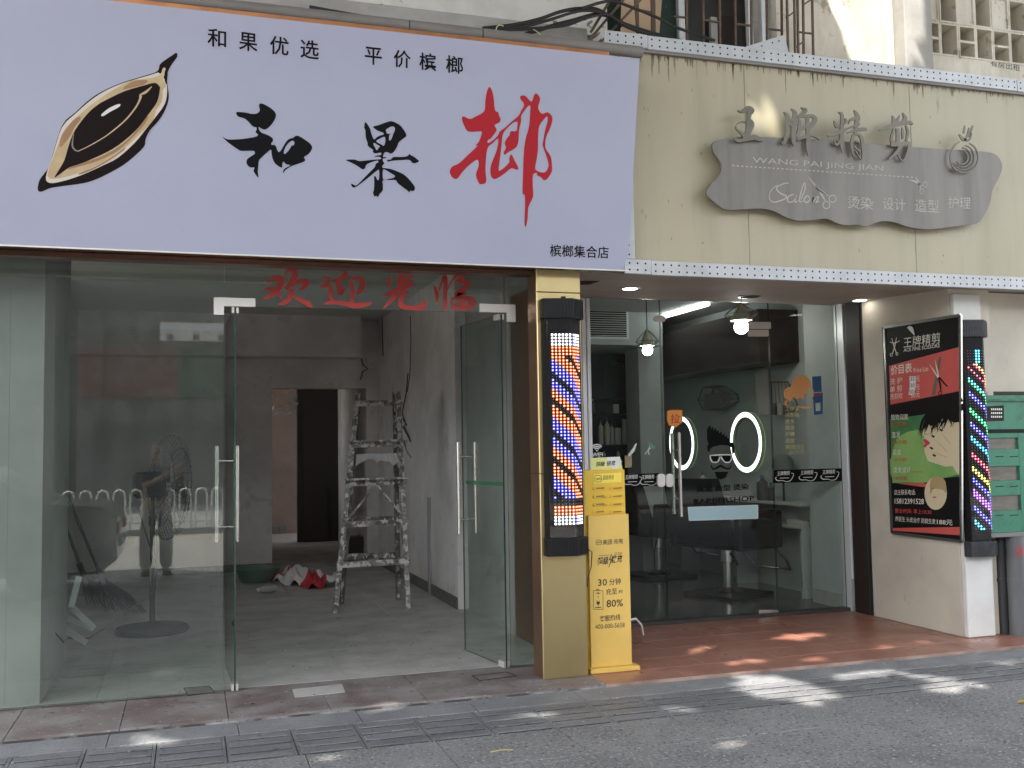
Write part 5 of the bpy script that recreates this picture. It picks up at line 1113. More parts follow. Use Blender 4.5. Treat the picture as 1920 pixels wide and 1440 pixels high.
dec('comb_decal', 'decal_w', sl_, [[(1192, 831), (1194, 832), (1190, 845), (1181, 856), (1177, 853), (1186, 841)]], 0, 1)
decs('scissors_decal', 'decal_w', sl_, [[(1209, 852, 1.4), (1216, 843, 1.6), (1218, 836, 1.2)], [(1218, 853, 1.2), (1215, 843, 1.6), (1222, 840, 1.2)]]); decs('scissors_decal', 'tealp', sl_, [[(1218+3*math.cos(a), 833+3*math.sin(a), 1.2) for a in np.linspace(0, 6.3, 9)], [(1225+3*math.cos(a), 839+3*math.sin(a), 1.2) for a in np.linspace(0, 6.3, 9)]], 1)
ch_ = crop(1080, 520, 3.4286)
HAIR = [(842,985),(850,960),(866,952),(868,975),(880,958),(884,985),(898,968),(902,992),(916,980),(920,1003),(935,992),(940,1015),(955,1003),(958,1026),(970,1015),(975,1038),(985,1030),(990,1060),(1010,1062),(1020,1090),(1016,1130),(1003,1140),(1000,1095),(975,1080),(930,1078),(880,1090),(862,1105),(858,1125),(846,1115),(843,1085),(852,1075),(842,1040)]
dec('barber_decal', 'decal_k', sd, [ch_(HAIR)], 0, 1)
dec('barber_decal', 'decal_k', sd, [ch_([(868,1148),(912,1146),(918,1160),(908,1184),(880,1184),(868,1165)]), ch_([(938,1146),(992,1146),(994,1160),(985,1184),(956,1184),(940,1165)])], 1, 1)
decs('barber_decal', 'decal_w', sd, [ch_(p) for p in ([(862,1145,7),(925,1142,7),(998,1142,7),(1000,1165,7),(985,1188,7),(955,1186,7),(935,1160,7),(925,1158,7),(910,1186,7),(880,1188,7),(864,1165,7),(862,1145,7)],)], 2)
decs('barber_decal', 'decal_k', sd, [ch_(p) for p in ([(866,1205,5),(880,1232,9),(905,1225,12),(930,1212,14),(955,1225,12),(985,1230,9),(998,1208,5)],)], 2)
dec('barber_decal', 'decal_k', sd, [ch_([(890,1250),(980,1250),(960,1290),(930,1300),(905,1290)])], 2, 1)
text('美发 造型 烫染', (1306, 924), (1404, 918), (1306, 912), G9, 'decal_k', sd, .001, bold=.02); text('BARBERSHOP', (1301, 946), (1414, 939), (1301, 936), G9, 'decal_k', sd, .001, bold=.015)
dec('frosted_sticker', 'frost', sd, [[(1290, 951), (1421, 947), (1421, 972), (1292, 976)]], 0, 1)
decs('sticker_border', 'decal_w', sd, [[(1290, 951, 1), (1421, 947, 1), (1421.01, 972, 1), (1292, 976, 1), (1290, 951, 1)]], 1, 1)
# orange long-haired head, gold notes, blue hanging card
dec('woman_decal', 'decal_o', sl_, [ch_([(1340,770),(1338,730),(1360,710),(1385,700),(1392,670),(1410,645),(1440,630),(1470,632),(1495,650),(1510,680),(1512,720),(1500,700),(1495,735),(1480,760),(1470,740),(1460,790),(1440,770),(1420,785),(1395,770),(1380,800),(1360,785)])], 0, 2)
for p in ([(1505,690,6),(1522,725,8),(1525,760,8),(1512,775,5)], [(1360,790,10),(1345,815,14),(1370,830,6)], [(1430,830,8),(1470,838,14),(1520,835,6)]): decs('woman_decal', 'decal_o', sl_, [ch_(p)], 1)
for i, s_ in enumerate(('工作室', '洗剪吹', '烫发', '染发', '护理', '造型', '美发')): text(s_, (1472, 771+i*12), (1472+9*len(s_), 770+i*12), (1472, 762+i*12), G9, 'decal_g', sl_, .001, bold=.01)
text('美发造型', (1480, 843), (1508, 841), (1480, 835), G9, 'decal_g', sl_, .001); text('15812391528', (1477, 853), (1508, 850), (1477, 845), G9, 'decal_g', sl_, .001)
text('H', (1472, 778), (1478, 777), (1472, 770), G9, 'decal_w', sl_, .0014) if False else None
bc = thing('blue_card', 'blue hanging card taped inside the glass right of the orange decal', 'card', S(1535, 740))
BP = Plane((0, 8.265, 0), (0, -1, 0))
shape(MB(), BP, [[(1523, 706), (1540, 705), (1541, 735), (1524, 735)]], -.004, .003, 1).build('card', 'bot_b', bc); shape(MB(), BP, [[(1524, 737), (1543, 736), (1543, 776), (1527, 778)]], -.004, .003, 1).build('card', 'bot_b', bc)
shape(MB(), BP, [[(1529, 756), (1538, 755), (1538, 770), (1530, 771)]], .0002, 0, 1).build('print', 'bot_w', bc); shape(MB(), BP, [[(1527, 738), (1540, 737), (1540, 742), (1527, 743)]], .0002, 0, 1).build('print', 'bot_r', bc)
pc = thing('paper_card', 'small yellowed card stuck inside the glass behind the kiosk top', 'card', S(1179, 864)); shape(MB(), BP, [[(1172, 854), (1185, 854), (1185, 876), (1172, 877)]], -.004, .002, 1).build('card', 'f_tan', pc)
# white reveal and dark post
rv = thing('door_reveal', 'white plastered end of wall beside the salon glass', 'wall', (5.95, 8.2, 0))
MB().bbox(5.895, S(1603).x, 8.16, 8.30, .0, 2.9, .004).build('face', 'alu', rv); MB().bbox(5.885, S(1607).x, 8.150, 8.159, 0, .3, .002).build('base_tile', 'concrete', rv)
dp = thing('dark_post', 'dark bronze door post between the white reveal and the cream porch wall', 'post', (6.0, 7.95, 0))
xA_, xB_ = at(1607, 850, Y=7.93).x, at(1640, 850, Y=7.93).x
MB().bbox(5.90, 6.0, 7.86, 8.14, .001, 2.88, .004).build('post', 'bronze_s' if 'bronze_s' in M else 'pipe_d', dp); MB().bbox(5.888, 5.8995, 7.9, 8.1, .001, 2.87, .003).build('bead', 'brownbox', dp)

# ------------------------------------------------------------------ porch side wall, poster
pw_ = thing('porch_wall', 'cream porch side wall ending in a white panel at the pavement', 'wall', (5.95, 7.3, 0))
XW = 5.89
MB().bbox(XW, 6.3, 6.74, 7.855, .002, 2.86, .003).build('side_face', 'side', pw_)
xp0, xp1 = at(1811, 1196, Y=6.69).x, at(1862, 1195, Y=6.69).x
mb = MB(); P_ = PY(6.69); q = [P_.at(1811, 1196), P_.at(1860, 1193), P_.at(1863, 1189), P_.at(1835, 553), P_.at(1809, 549)]
xq = max(v.x for v in q)
MB().bbox(5.895, 6.165, 6.69, 6.738, .002, 2.76, .006).build('white_panel', 'white', pw_)
MB().bbox(6.17, 9.5, 6.80, 6.86, at(1880, 735, Y=6.8).z, 2.80, .004).build('upper_panel', 'side', pw_)
MB().bbox(6.17, 9.5, 6.78, 6.80, at(1880, 741, Y=6.78).z, at(1880, 734, Y=6.78).z, .002).build('shadow_bead', 'brownbox', pw_)
PP = PX(XW-.028)
po = thing('price_poster', 'framed black, red and green price list poster on the cream porch wall', 'poster', (XW, 7.2, 1.7))
cp, cq = crop(1600, 560, 4.8), crop(1600, 840, 3.43)
TL, TR, BR, BL = (1658, 614), (1801, 591), (1803, 1015), (1674, 999)
FB = PX(XW-.002)
O = [FB.at(*p) for p in (TL, TR, BR, BL)]; MB().fill([O], (-1, 0, 0), .024).build('backing', 'p_black', po)
mb = MB(); O = [PX(XW-.027).at(*p) for p in (TL, TR, BR, BL)]
for a, b in zip(O, O[1:]+O[:1]): mb.bar(a, b, .024, .016, (1, 0, 0))
mb.build('frame', 'steel', po)
def ps(nm, m, polys, k=1, sm=1):
    mb = MB()
    for p in polys: shape(mb, PP, [p], .0006*k, 0, sm)
    return mb.build(nm, m, po)
ps('red_field', 'p_red', [cp([(322, 605), (962, 432), (964, 842), (335, 955)])])
ps('green_field', 'p_green', [[(1669, 778), (1801, 768), (1802, 893), (1673, 906)]])
ps('light_field', 'p_gl', [[(1676, 838), (1690, 816), (1720, 806), (1760, 812), (1794, 838), (1794, 890), (1675, 905)]], 2, 2)
ps('dark_field', 'p_black', [[(1668, 759), (1801, 733), (1801, 778), (1740, 776), (1669, 786)]], 3); ps('dark_field', 'p_black', [[(1673, 906), (1730, 909), (1802, 900), (1803, 1000), (1674, 992)]], 3)
ps('red_strip', 'p_red', [[(1674, 990), (1803, 988), (1803, 1004), (1720, 998), (1674, 995)], [(1680, 906), (1730, 905), (1760, 914), (1730, 913)]], 4)
tp = lambda s_, bl, br, h, m, k=6, **kw: text(s_, bl, br, (bl[0], bl[1]-h), PP, m, po, .0006*k, **kw)
def T5(s_, bl, br, h, m, **kw): a, b = cp([bl, br]); return tp(s_, a, b, h/4.8, m, **kw)
def T6(s_, bl, br, h, m, **kw): a, b = cq([bl, br]); return tp(s_, a, b, h/3.43, m, **kw)
T5('王牌精剪', (455, 445), (785, 402), 95, 'p_text', bold=.0); T5('ACE FINE SCISSORS', (455, 480), (780, 438), 32, 'p_text', bold=.006)
T5('价目表', (340, 692), (530, 664), 88, 'p_text', bold=.012); T5('Price List', (545, 664), (680, 650), 40, 'p_text')
T5('洗 护', (332, 778), (442, 760), 56, 'p_text'); T5('单 剪', (332, 848), (442, 832), 56, 'p_text'); T5('洗剪吹', (333, 910), (446, 900), 54, 'p_text')
for i, yy in enumerate((750, 825, 890)): T5('元', (568, yy), (600, yy-5), 52, 'p_text')
T5('50', (520, 893), (562, 888), 44, 'p_text')
ps('price_sticker', 'white', [cp([(508, 700), (565, 698), (566, 790), (545, 862), (500, 868), (512, 780)])], 7)
T5('35', (516, 742), (556, 740), 36, 'kink', k=9); T5('30', (517, 800), (556, 796), 36, 'kink', k=9); T5('50', (507, 858), (545, 853), 36, 'kink', k=9)
T5('植物润黑', (342, 1092), (495, 1090), 50, 'p_text'); T5('100元起', (348, 1150), (478, 1146), 36, 'p_rt', bold=.01); T5('直发', (350, 1255), (425, 1250), 56, 'p_text'); T5('180元起', (356, 1312), (486, 1308), 36, 'p_rt', bold=.01); T5('染发', (358, 1410), (432, 1408), 54, 'p_text')
T6('120元起', (258, 88), (345, 86), 26, 'p_rt', bold=.01); T6('烫发设计', (260, 160), (370, 158), 38, 'p_text'); T6('Perm design', (374, 162), (456, 160), 14, 'p_rt'); T6('180元起', (265, 208), (350, 206), 26, 'p_rt', bold=.01)
T6('店主联系电话:', (265, 302), (402, 302), 34, 'p_text'); T6('15812391528', (268, 358), (456, 362), 34, 'p_text', bold=.01); T6('营业时间: 早上10:30', (270, 418), (505, 428), 30, 'p_rt', bold=.01); T6('养医生 头皮治疗 防脱生发', (272, 470), (530, 490), 32, 'p_text'); T6('188元', (540, 492), (640, 498), 34, 'p_text', bold=.01)
# comb and scissors
ps('comb', 'steel_let', [cp([(772, 525), (795, 522), (738, 868), (708, 868)])], 5); ps('scissors', 'p_text', [cp([(735, 540), (765, 640), (775, 705), (762, 700)]), cp([(680, 580), (735, 650), (775, 715), (760, 712)])], 6)
mb = MB()
for p in ([(770,710,14),(785,770,16),(790,830,12)], [(775,705,12),(820,760,14),(850,790,12)], [(770+16*math.cos(a), 850+20*math.sin(a), 7) if False else (786+15*math.cos(a), 850+16*math.sin(a), 7) for a in np.linspace(0, 6.3, 10)]): stroke(mb, PP, cp(p), .0042)
mb.build('scissors', 'p_black', po)
mb = MB()
for p in ([(352,505,5),(375,430,9),(392,350,5)], [(395,500,5),(370,430,9),(350,355,5)], [(332,390,5),(375,400,8),(420,378,5)], [(345+10*math.cos(a), 505+14*math.sin(a), 4) for a in np.linspace(0, 6.3, 9)], [(396+10*math.cos(a), 497+13*math.sin(a), 4) for a in np.linspace(0, 6.3, 9)]): stroke(mb, PP, cp(p), .004)
mb.build('scissors_logo', 'p_text', po)
# model with black hair, fingers over the cheek
ps('face', 'p_skin', [cp([(650,1140),(640,1170),(620,1200),(625,1225),(640,1240),(636,1280),(640,1310),(640,1360),(650,1400),(668,1440),(700,1470),(958,1500),(958,1100),(860,1060),(720,1090)])], 5, 2)
ps('hand', 'p_skin', [cp([(720,1150),(770,1110),(800,1090),(830,1140),(958,1220),(958,1560),(930,1560),(840,1420),(720,1340),(700,1320),(730,1320),(800,1350),(730,1250),(705,1230),(740,1215),(800,1260),(840,1290),(760,1180)])], 6, 2)
mb = MB()
for p in ([(735,1268,2),(790,1315,5),(850,1385,4)], [(800,1210,2),(840,1262,5),(880,1310,3)], [(725,1378,2),(780,1402,5),(850,1430,4)], [(640,1215,4),(665,1222,8),(690,1215,4)]): stroke(mb, PP, cp(p), .0045)
mb.build('hand_shading', 'p_skin2', po)
mb = MB()
for cx, cy in ((795, 1182), (722, 1238), (708, 1345), (733, 1410)): stroke(mb, PP, cp([(cx-14, cy-8, 14), (cx+12, cy+8, 20)]), .005)
mb.build('nails', 'p_hair', po)
ps('lips', 'p_lip', [cp([(640,1262),(665,1270),(695,1300),(670,1320),(650,1340),(636,1330),(648,1300),(636,1285)])], 7, 2)
mb = MB(); hc = (860, 960)
for i in range(46):
    a = i/45; sx, sy = 900+random.uniform(-120, 110), 950+random.uniform(-50, 40); ex, ey = 600+a*300+random.uniform(-20, 20), 1230-a*120+random.uniform(-60, 40)
    stroke(mb, PP, cp([(sx, sy, 30), ((sx+ex)/2-60*(1-a), (sy+ey)/2-30, 22), (ex, ey, 2)]), .0048+.00003*i)
mb.build('hair', 'p_hair', po); ps('hair', 'p_hair', [cp([(660,1060),(700,980),(780,920),(900,890),(958,880),(958,1110),(860,1090),(800,1070),(700,1150)])], 7, 2)
ps('portrait_oval', 'p_skin', [[(1755+21*math.cos(a), 925+31*math.sin(a)) for a in np.linspace(0, 6.283, 25)[:-1]]], 5)
ps('portrait_hair', 'p_blond', [cq([(495,270),(498,210),(520,185),(560,185),(595,215),(600,290),(580,270),(540,262),(515,262),(500,300)])], 6, 2); mb = MB(); stroke(mb, PP, cq([(510,318,3),(525,316,10),(538,318,3)]), .0042); stroke(mb, PP, cq([(500,258,2),(515,262,5),(530,260,2)]), .0045); mb.build('portrait_lips', 'p_lip', po)
mb = MB(); stroke(mb, PP, cp([(488, 262, 4), (520, 268, 40), (555, 330, 4)]), .006); mb.build('torn_corner', 'white', po)

# ------------------------------------------------------------------ green cabinet and pipes at the right edge
gb = thing('green_cabinet', 'chipped green metal cabinet with three smoked windows at the right edge', 'metal cabinet', (6.5, 6.75, .8))
YG = 6.62; GG = PY(YG); zl, zh = at(1890, 998, Y=YG).z, at(1890, 741, Y=YG).z; xg0, xg1 = at(1852, 900, Y=YG).x, 6.95
def gy(py): return at(1890, py, Y=YG).z
xw0, xw1 = at(1845, 900, Y=YG).x, at(1913, 900, Y=YG).x
holes = [(821, 842), (874, 901), (929, 957)]
zz = [zh]+[v for a, b in holes for v in (gy(a), gy(b))]+[zl]
MB().bbox(xw1, xg1, YG, YG+.03, zl, gy(812), .002).build('door_stile', 'green', gb)
for a, b in ((gy(812), zz[1]), (zz[2], zz[3]), (zz[4], zz[5]), (zz[6], zl)): MB().bbox(xg0, xw1-.001, YG, YG+.03, b, a, .002).build('door_rail', 'green', gb)
MB().bbox(xg0, xg1, YG+.004, YG+.03, gy(805), zh, .002).build('head_panel', 'green', gb); MB().box(xg0, xg1, YG+.01, YG+.03, gy(811.5), gy(805.5)).build('shadow_gap', 'hole', gb)
MB().box(xg0, xg1, YG-.015, YG+.03, gy(752), gy(748)).build('rib', 'green_d', gb)
for a, b in holes: MB().box(xg0, xw1, YG+.02, YG+.025, gy(b)+.001, gy(a)-.001).build('window', 'smoked', gb)
MB().box(xg0, xg1, YG+.031, YG+.3, zl, zh).build('case', 'green_d', gb); MB().bbox(xg0-.02, xg1, YG-.02, YG+.3, zl-.035, zl-.001, .002).build('base_tray', 'gutter', gb)
pp_ = Plane((0, YG+.003, 0), (0, -1, 0)); shape(MB(), pp_, [[(1850, 762), (1882, 760), (1882, 789), (1850, 790)]], .0005, .001, 1).build('notice', 'p_black', gb)
for i in range(3): 
    mb = MB(); 
    for k in range(6): stroke(mb, pp_, [(1858+k*3.6, 767.5+i*7, 3.4), (1860.4+k*3.6, 767.4+i*7, 3.4)], .002)
    mb.build('notice_print', 'p_text', gb)
mb = MB()
for yy in (856, 912, 966):
    for x0 in (1866, 1893): stroke(mb, GG, [(x0, yy+.5, 1.6), (x0+16, yy-.5, 1.6)], .001)
tag(mb.build('vent_slot', 'hole', gb), kind='stuff')
mb = MB()
for i in range(90):
    x, z = random.uniform(xg0, xg1-.1), random.choice([random.uniform(zl, zl+.08), random.uniform(zl, zh)]); s = random.uniform(.002, .012)
    mb.add([(x+s*random.uniform(-1, 1), YG-.0012, z+s*random.uniform(-.6, .6)) for _ in range(4)], [(0, 1, 2, 3)])
tag(mb.build('chips', 'litter_d', gb), kind='stuff')
def pipe(px, Y, r, m, label, z1=.80, zl_=-.02, nm='pipe'):
    p_ = at(px, 1120, Y=Y); t = thing(nm, label, 'pipe', (p_.x, Y, zl_)); MB().tube([(p_.x, Y, zl_), (p_.x, Y, z1)], r, 18).build('tube', m, t, True); MB().tube([(p_.x, Y, .42), (p_.x, Y, .45)], r+.006, 18).build('collar', m, t, True); return t
zb_ = zl-.036
t = pipe(1908, 6.66, .075, 'pipe', 'thick grey pipe under the green cabinet', zb_); 
t2 = pipe(1880, 6.74, .045, 'pipe_d', 'dark slim pipe left of the thick grey pipe', zb_)
text('限', (1906, 1045), (1918, 1044), (1906, 1026), PY(6.58), 'tag_r', t, 0)
bb = thing('blue_board', 'pale blue printed board with orange edging behind the pipes', 'board', (6.35, 6.95, 0)); q = [PY(6.95).at(*p) for p in ((1858, 1143), (1890, 1141), (1892, 1210), (1858, 1200))]
MB().bbox(6.25, 6.62, 6.95, 6.965, .002, at(1875, 1143, Y=6.95).z, .002).build('board', 'blueboard', bb); MB().bbox(6.25, 6.66, 6.94, 6.975, at(1875, 1142, Y=6.95).z+.001, at(1875, 1138, Y=6.95).z+.004, .002).build('edging', 'orange', bb)
ob = thing('orange_strip', 'narrow orange strip leaning upright between the two pipes', 'strip', (6.5, 6.8, 0)); a = at(1893, 1100, Y=6.80); MB().bbox(a.x-.012, a.x+.012, 6.80, 6.82, -.0, .55, .002).build('strip', 'orange', ob)
MB_ = MB().box(6.17, 9.5, 7.4, 7.5, 0, 2.8).build('dark_recess', 'dark', pw_)

# ------------------------------------------------------------------ things inside the empty shop
def ladder():
    t = thing('step_ladder', 'paint splashed wooden step ladder standing in the empty shop', 'ladder', (1.7, 10.3, 0))
    YF, YBk = 10.03, 10.62; F0 = PY(YF)
    # front frame leans back slightly: top is at y = 10.30
    ft = 10.30; zt = at(700, 735, Y=ft).z
    fl0, fr0 = at(628, 1148, Y=YF), at(765, 1142, Y=YF); fl0.z = fr0.z = 0
    fl1, fr1 = at(671, 737, Y=ft), at(746, 735, Y=ft)
    bl0, br0 = at(640, 1122, Y=YBk), at(747, 1125, Y=YBk); bl0.z = br0.z = 0; bl1, br1 = fl1+Vector((.02, .06, .0)), fr1+Vector((-.02, .06, .0))
    for a, b, m, nm in ((fl0, fl1, 'wood_s', 'front_rail'), (fr0, fr1, 'wood_s', 'front_rail'), (bl0, bl1, 'wood_l', 'rear_rail'), (br0, br1, 'wood_l', 'rear_rail')): MB().bar(a, b, .045, .06, (0, 1, 0)).build(nm, m, t)
    def fp(z, s): u = z/fl1.z; return (fl0 if s == 0 else fr0).lerp(fl1 if s == 0 else fr1, u)
    def bp(z, s): u = z/bl1.z; return (bl0 if s == 0 else br0).lerp(bl1 if s == 0 else br1, u)
    for py in (756, 834, 905, 981, 1054):
        z = at(700, py, Y=10.15).z; a, b = fp(z, 0), fp(z, 1); o = Vector((0, -.042, 0)); MB().bar(a+o-Vector((.035, 0, 0)), b+o+Vector((.035, 0, 0)), .022, .058, (0, 0, 1)).build('rung', 'wood_s', t)
        if py in (834, 905): o = Vector((0, -.085, .034)); MB().bbox(a.x-.04, b.x+.04, a.y-.14, a.y+.02, z+.03, z+.05, .003).build('tread', 'wood_s', t)
    for py in (905, 975, 1043):
        z = at(700, py, Y=10.55).z; a, b = bp(z, 0), bp(z, 1); MB().bar(a+Vector((0, .04, 0)), b+Vector((0, .04, 0)), .02, .06).build('rear_rung', 'wood_l', t)
    zt_, zb_ = at(700, 912, Y=10.12).z, at(700, 975, Y=10.1).z; mid = (fp(zt_, 0)+fp(zt_, 1))/2; o = Vector((0, -.066, 0))
    for s in (0, 1): MB().bar(mid+o+Vector((.012*(2*s-1), 0, 0)), fp(zb_, s)+o, .016, .045, (0, 1, 0)).build('brace', 'wood_s', t)
    zr = at(700, 860, Y=10.1).z; a, b = fp(zr, 0), fp(zr, 1)
    mb = MB(); n = 10
    top = [a.lerp(b, .1+k/n*.8)+Vector((0, -.05, .045)) for k in range(n+1)]; bot = [a.lerp(b, .06+k/n*.86)+Vector((0, -.055+random.uniform(-.02, .02), random.uniform(-.05, 0)-(0.04 if k in (0, 1, 9, 10) else 0))) for k in range(n+1)]
    for k in range(n): mb.quad(top[k], bot[k], bot[k+1], top[k+1])
    tag(mb.build('hanging_rag', 'rag', None), 'torn white rag hanging under the second tread of the ladder', 'rag')
ladder()
def floor_fan():
    p = at(285, 1187, Z=0); p = Vector((-.316, 9.63, 0)); t = thing('pedestal_fan', 'dusty black pedestal fan with a bent wire guard behind the left glass', 'fan', p)
    MB().lathe(p, [(.31, .001), (.32, .02), (.30, .05), (.1, .065), (.06, .09)], 32).build('base', 'fan', t, True)
    zc = at(285, 905, Y=9.63).z; x = p.x
    MB().tube([(x, 9.63, .09), (x, 9.63, .95)], .024, 12).build('pole', 'fan', t, True); MB().tube([(x, 9.63, .95), (x, 9.63, zc)], .018, 12).build('inner_pole', 'fan', t, True); MB().tube([(x, 9.63, .93), (x, 9.63, 1.02)], .034, 12).build('clamp_collar', 'fan', t, True)
    mx = at(281, 912, Y=9.6); MB().bbox(mx.x-.14, mx.x+.13, 9.5, 9.74, mx.z-.10, mx.z+.13, .03).build('motor', 'fan', t)
    # guard seen from the side: a deep wire bowl facing right/back
    c = at(316, 913, Y=9.66); r_ = .47; mb = MB(); ax = Vector((.94, .34, -.06)).normalized(); u = ax.cross(Vector((0, 0, 1))).normalized(); v = ax.cross(u)
    for k in range(44):
        a = k*2*math.pi/44; d = u*math.cos(a)+v*math.sin(a); pts = [c+ax*(.02-.10)+d*.06, c+ax*(-.09)+d*r_*.6, c+ax*(-.03)+d*r_, c+ax*.05+d*r_*.97, c+ax*.10+d*r_*.5, c+ax*.11+d*.07]; mb.tube(pts, .0022, 4)
    for rr, dd in ((r_, .0), (r_*.75, -.07), (r_*.75, .08), (r_*.4, -.09), (.07, .11)): mb.tube([c+ax*dd+(u*math.cos(a)+v*math.sin(a))*rr for a in np.linspace(0, 6.283, 33)], .004, 5)
    mb.build('wire_guard', 'fang', t)
    for k in range(3):
        a0 = k*2.09; q = []
        for rr, w in ((.05, .2), (.2, .5), (.36, .55), (.42, .3)):
            for s in (-1, 1): q.append(c+ax*(.02*s)+(u*math.cos(a0+s*w/2)+v*math.sin(a0+s*w/2))*rr)
        m2 = MB(); m2.add(q, [(0, 1, 3, 2), (2, 3, 5, 4), (4, 5, 7, 6)]); m2.build('blade', 'fan', t)
    MB().lathe((0, 0, 0), [(.001, 0)], 3)
    tag(MB().tube([Vector((x+.02, 9.6, 1.3)), Vector((x-.12, 9.58, 1.1)), Vector((x-.02, 9.57, .75)), Vector((x+.03, 9.6, .6)), Vector((x+.03, 9.55, .38)), Vector((x-.3, 9.5, .12)), Vector((x-.5, 9.45, .01)), Vector((x-.75, 9.5, .02)), Vector((x-.95, 9.3, .2))], .006, 6).build('fan_cord', 'cable', None, True), 'black power cord looping from the pedestal fan to the floor', 'cable')
floor_fan()
def broom(b, top, label, hw):
    t = thing('broom', label, 'broom', b, 'brooms leaning in the left corner'); b = Vector(b); top = Vector(top); d = (top-b).normalized()
    MB().tube([b+d*.2, top], .016, 10).build('handle', 'broomh', t, True)
    mb = MB(); side = Vector((.75, -.45, 0)).normalized(); n = 14
    for k in range(n):
        s = (k/(n-1)-.5); a = b+d*.36+side*s*.06; e = Vector((b.x+side.x*s*hw+.1, b.y+side.y*s*hw, .004+.01*(k % 3))); mid = a.lerp(e, .6)+Vector((.0, 0, .03)); mb.tube([a, mid, e], [.008, .012, .006], 5)
    tag(mb.build('bristles', 'broom', t), kind='stuff'); MB().tube([b+d*.3, b+d*.46], .03, 10).build('ferrule', 'broom', t, True)
broom((-.70, 10.9, .02), (-1.55, 11.5, 2.0), 'dark broom leaning in the corner, the nearer of the two left of the fan', .45)
broom((-.95, 11.5, .02), (-1.7, 11.9, 2.1), 'dark broom leaning farther back in the corner left of the fan', .4)
# white plastic trunking offcuts
for i, (a, b, label) in enumerate((((148, 1082), (133, 1140), 'short white offcut propped steeply against the left wall'), ((137, 1140), (176, 1178), 'white offcut leaning down to the right over the other offcuts'), ((113, 1153), (172, 1178), 'long pale offcut lying against the left wall'), ((117, 1178), (162, 1205), 'lowest white offcut of the pile by the left wall'))):
    A, B = at(*a, Y=8.9+.06*i), at(*b, Y=8.75+.06*i); B.z = max(B.z, .02); t = thing('white_offcut', label, 'offcut', B, 'white offcuts by the left wall'); MB().bar(A, B, .045, .022, (0, 1, 0)).build('length', 'strip', t)
    MB().bar(A+(A-B).normalized()*.0005, A+(A-B).normalized()*.002, .03, .012, (0, 1, 0)).build('open_end', 'strip', t)
c = Vector((.80, 12.9, 0)); t = thing('plastic_basin', 'grey green plastic basin on the floor behind the left glass door', 'basin', c)
MB().lathe(c, [(.2, .002), (.22, .02), (.27, .16), (.285, .165), (.285, .172), (.26, .168), (.215, .03), (.001, .025)], 28).build('bowl', 'basin', t, True)
c = Vector((.80, 11.75, .045)); t = thing('plastic_bottle', 'crumpled clear plastic bottle lying left of the red and white bag', 'bottle', (c.x, c.y, 0))
MB().tube([(c.x-.06, c.y, .045), (c.x-.02, c.y, .05), (c.x+.05, c.y+.02, .046), (c.x+.12, c.y+.04, .05)], [.03, .045, .042, .036], 10).build('body', 'clearp', t, True); MB().tube([(c.x-.095, c.y-.01, .042), (c.x-.0605, c.y, .044)], .022, 10).build('cap', 'bot_w', t, True)
def bag():
    t = thing('putty_bag', 'crumpled red and white putty bag lying on the shop floor', 'bag', (1.17, 12.3, 0)); mb = MB(); nx, ny = 60, 36; rs = np.random.RandomState(3)
    O_, Ux, Uy = Vector((.92, 12.75, 0)), Vector((.46, -1.0, 0)), Vector((.30, .34, 0)); P_ = []
    ph = rs.uniform(0, 6.28, 12)
    for j in range(ny):
        for i in range(nx):
            u, v = i/(nx-1), j/(ny-1); h = .02+.17*math.sin(math.pi*v)**.6*(.35+.65*abs(math.sin(3.1*u+ph[0])))*(1 if .03 < u < .97 else .4)
            h += .035*math.sin(17*u+5*v+ph[1])*math.sin(9*v+ph[2])+.02*math.sin(31*u+ph[3]+12*v); h += .16*max(0, 1-abs(u-.95)/.1)*max(0, v-.2)
            P_.append(O_+Ux*(u+.03*math.sin(11*v+ph[4]))+Uy*(v+.05*math.sin(13*u+ph[5]))+Vector((0, 0, max(.004, h))))
    mb.v = [tuple(p) for p in P_]
    for j in range(ny-1):
        for i in range(nx-1):
            u, v = i/nx, j/ny; red = math.sin(7*u+3*v+1)+.9*math.sin(15*v-6*u)+.5*math.sin(31*u) > .55 or (u > .62 and v < .4)
            mb.f.append((j*nx+i, j*nx+i+1, (j+1)*nx+i+1, (j+1)*nx+i)); mb.mi.append(1 if red else 0)
    mb.build('sheet', ['bagw', 'bagr'], t, True)
bag()
RW = PX(2.508)
tag(MB().tube([RW.at(*p, .02) for p in ((768, 700), (765, 735), (760, 760), (757, 776), (764, 795), (760, 800), (770, 820), (772, 828))], .007, 6).build('loose_wire', 'cable', None, True), 'dark loose wire dangling down the right wall beside the ladder top', 'cable')
tag(MB().tube([RW.at(*p, .02) for p in ((758, 785), (766, 797), (758, 800), (768, 818), (773, 828))], .006, 6).build('loose_wire', 'cable', None, True), 'crooked black wire end on the right wall below the ladder top', 'cable')
tag(MB().tube([RW.at(*p, .02) for p in ((762, 828), (764, 842), (768, 850), (774, 858))], .006, 6).build('loose_wire', 'cable', None, True), 'short black wire tail on the right wall beside the ladder tread', 'cable')
tag(MB().tube([at(*p, Y=14.06) for p in ((678, 672), (680, 683), (690, 692), (680, 697), (676, 712))], .008, 6).build('loose_wire', 'cable', None, True), 'wavy loose wire hanging below the bulkhead left of the ladder', 'cable')
hk = [at(*p, Y=18.1) for p in ((610, 925), (612, 918), (617, 916), (620, 922), (621, 960), (621, 1008))]; tag(MB().tube(hk, .012, 6).build('hooked_rod', 'cable', None, True), 'thin dark hooked rod standing at the end of the dark corridor', 'rod')
tag(MB().box(2.2, 2.5, 15.4, 15.7, .001, .28).build('dark_bucket_box', 'darkdoor'), 'dark box on the floor in the back doorway behind the ladder', 'box')
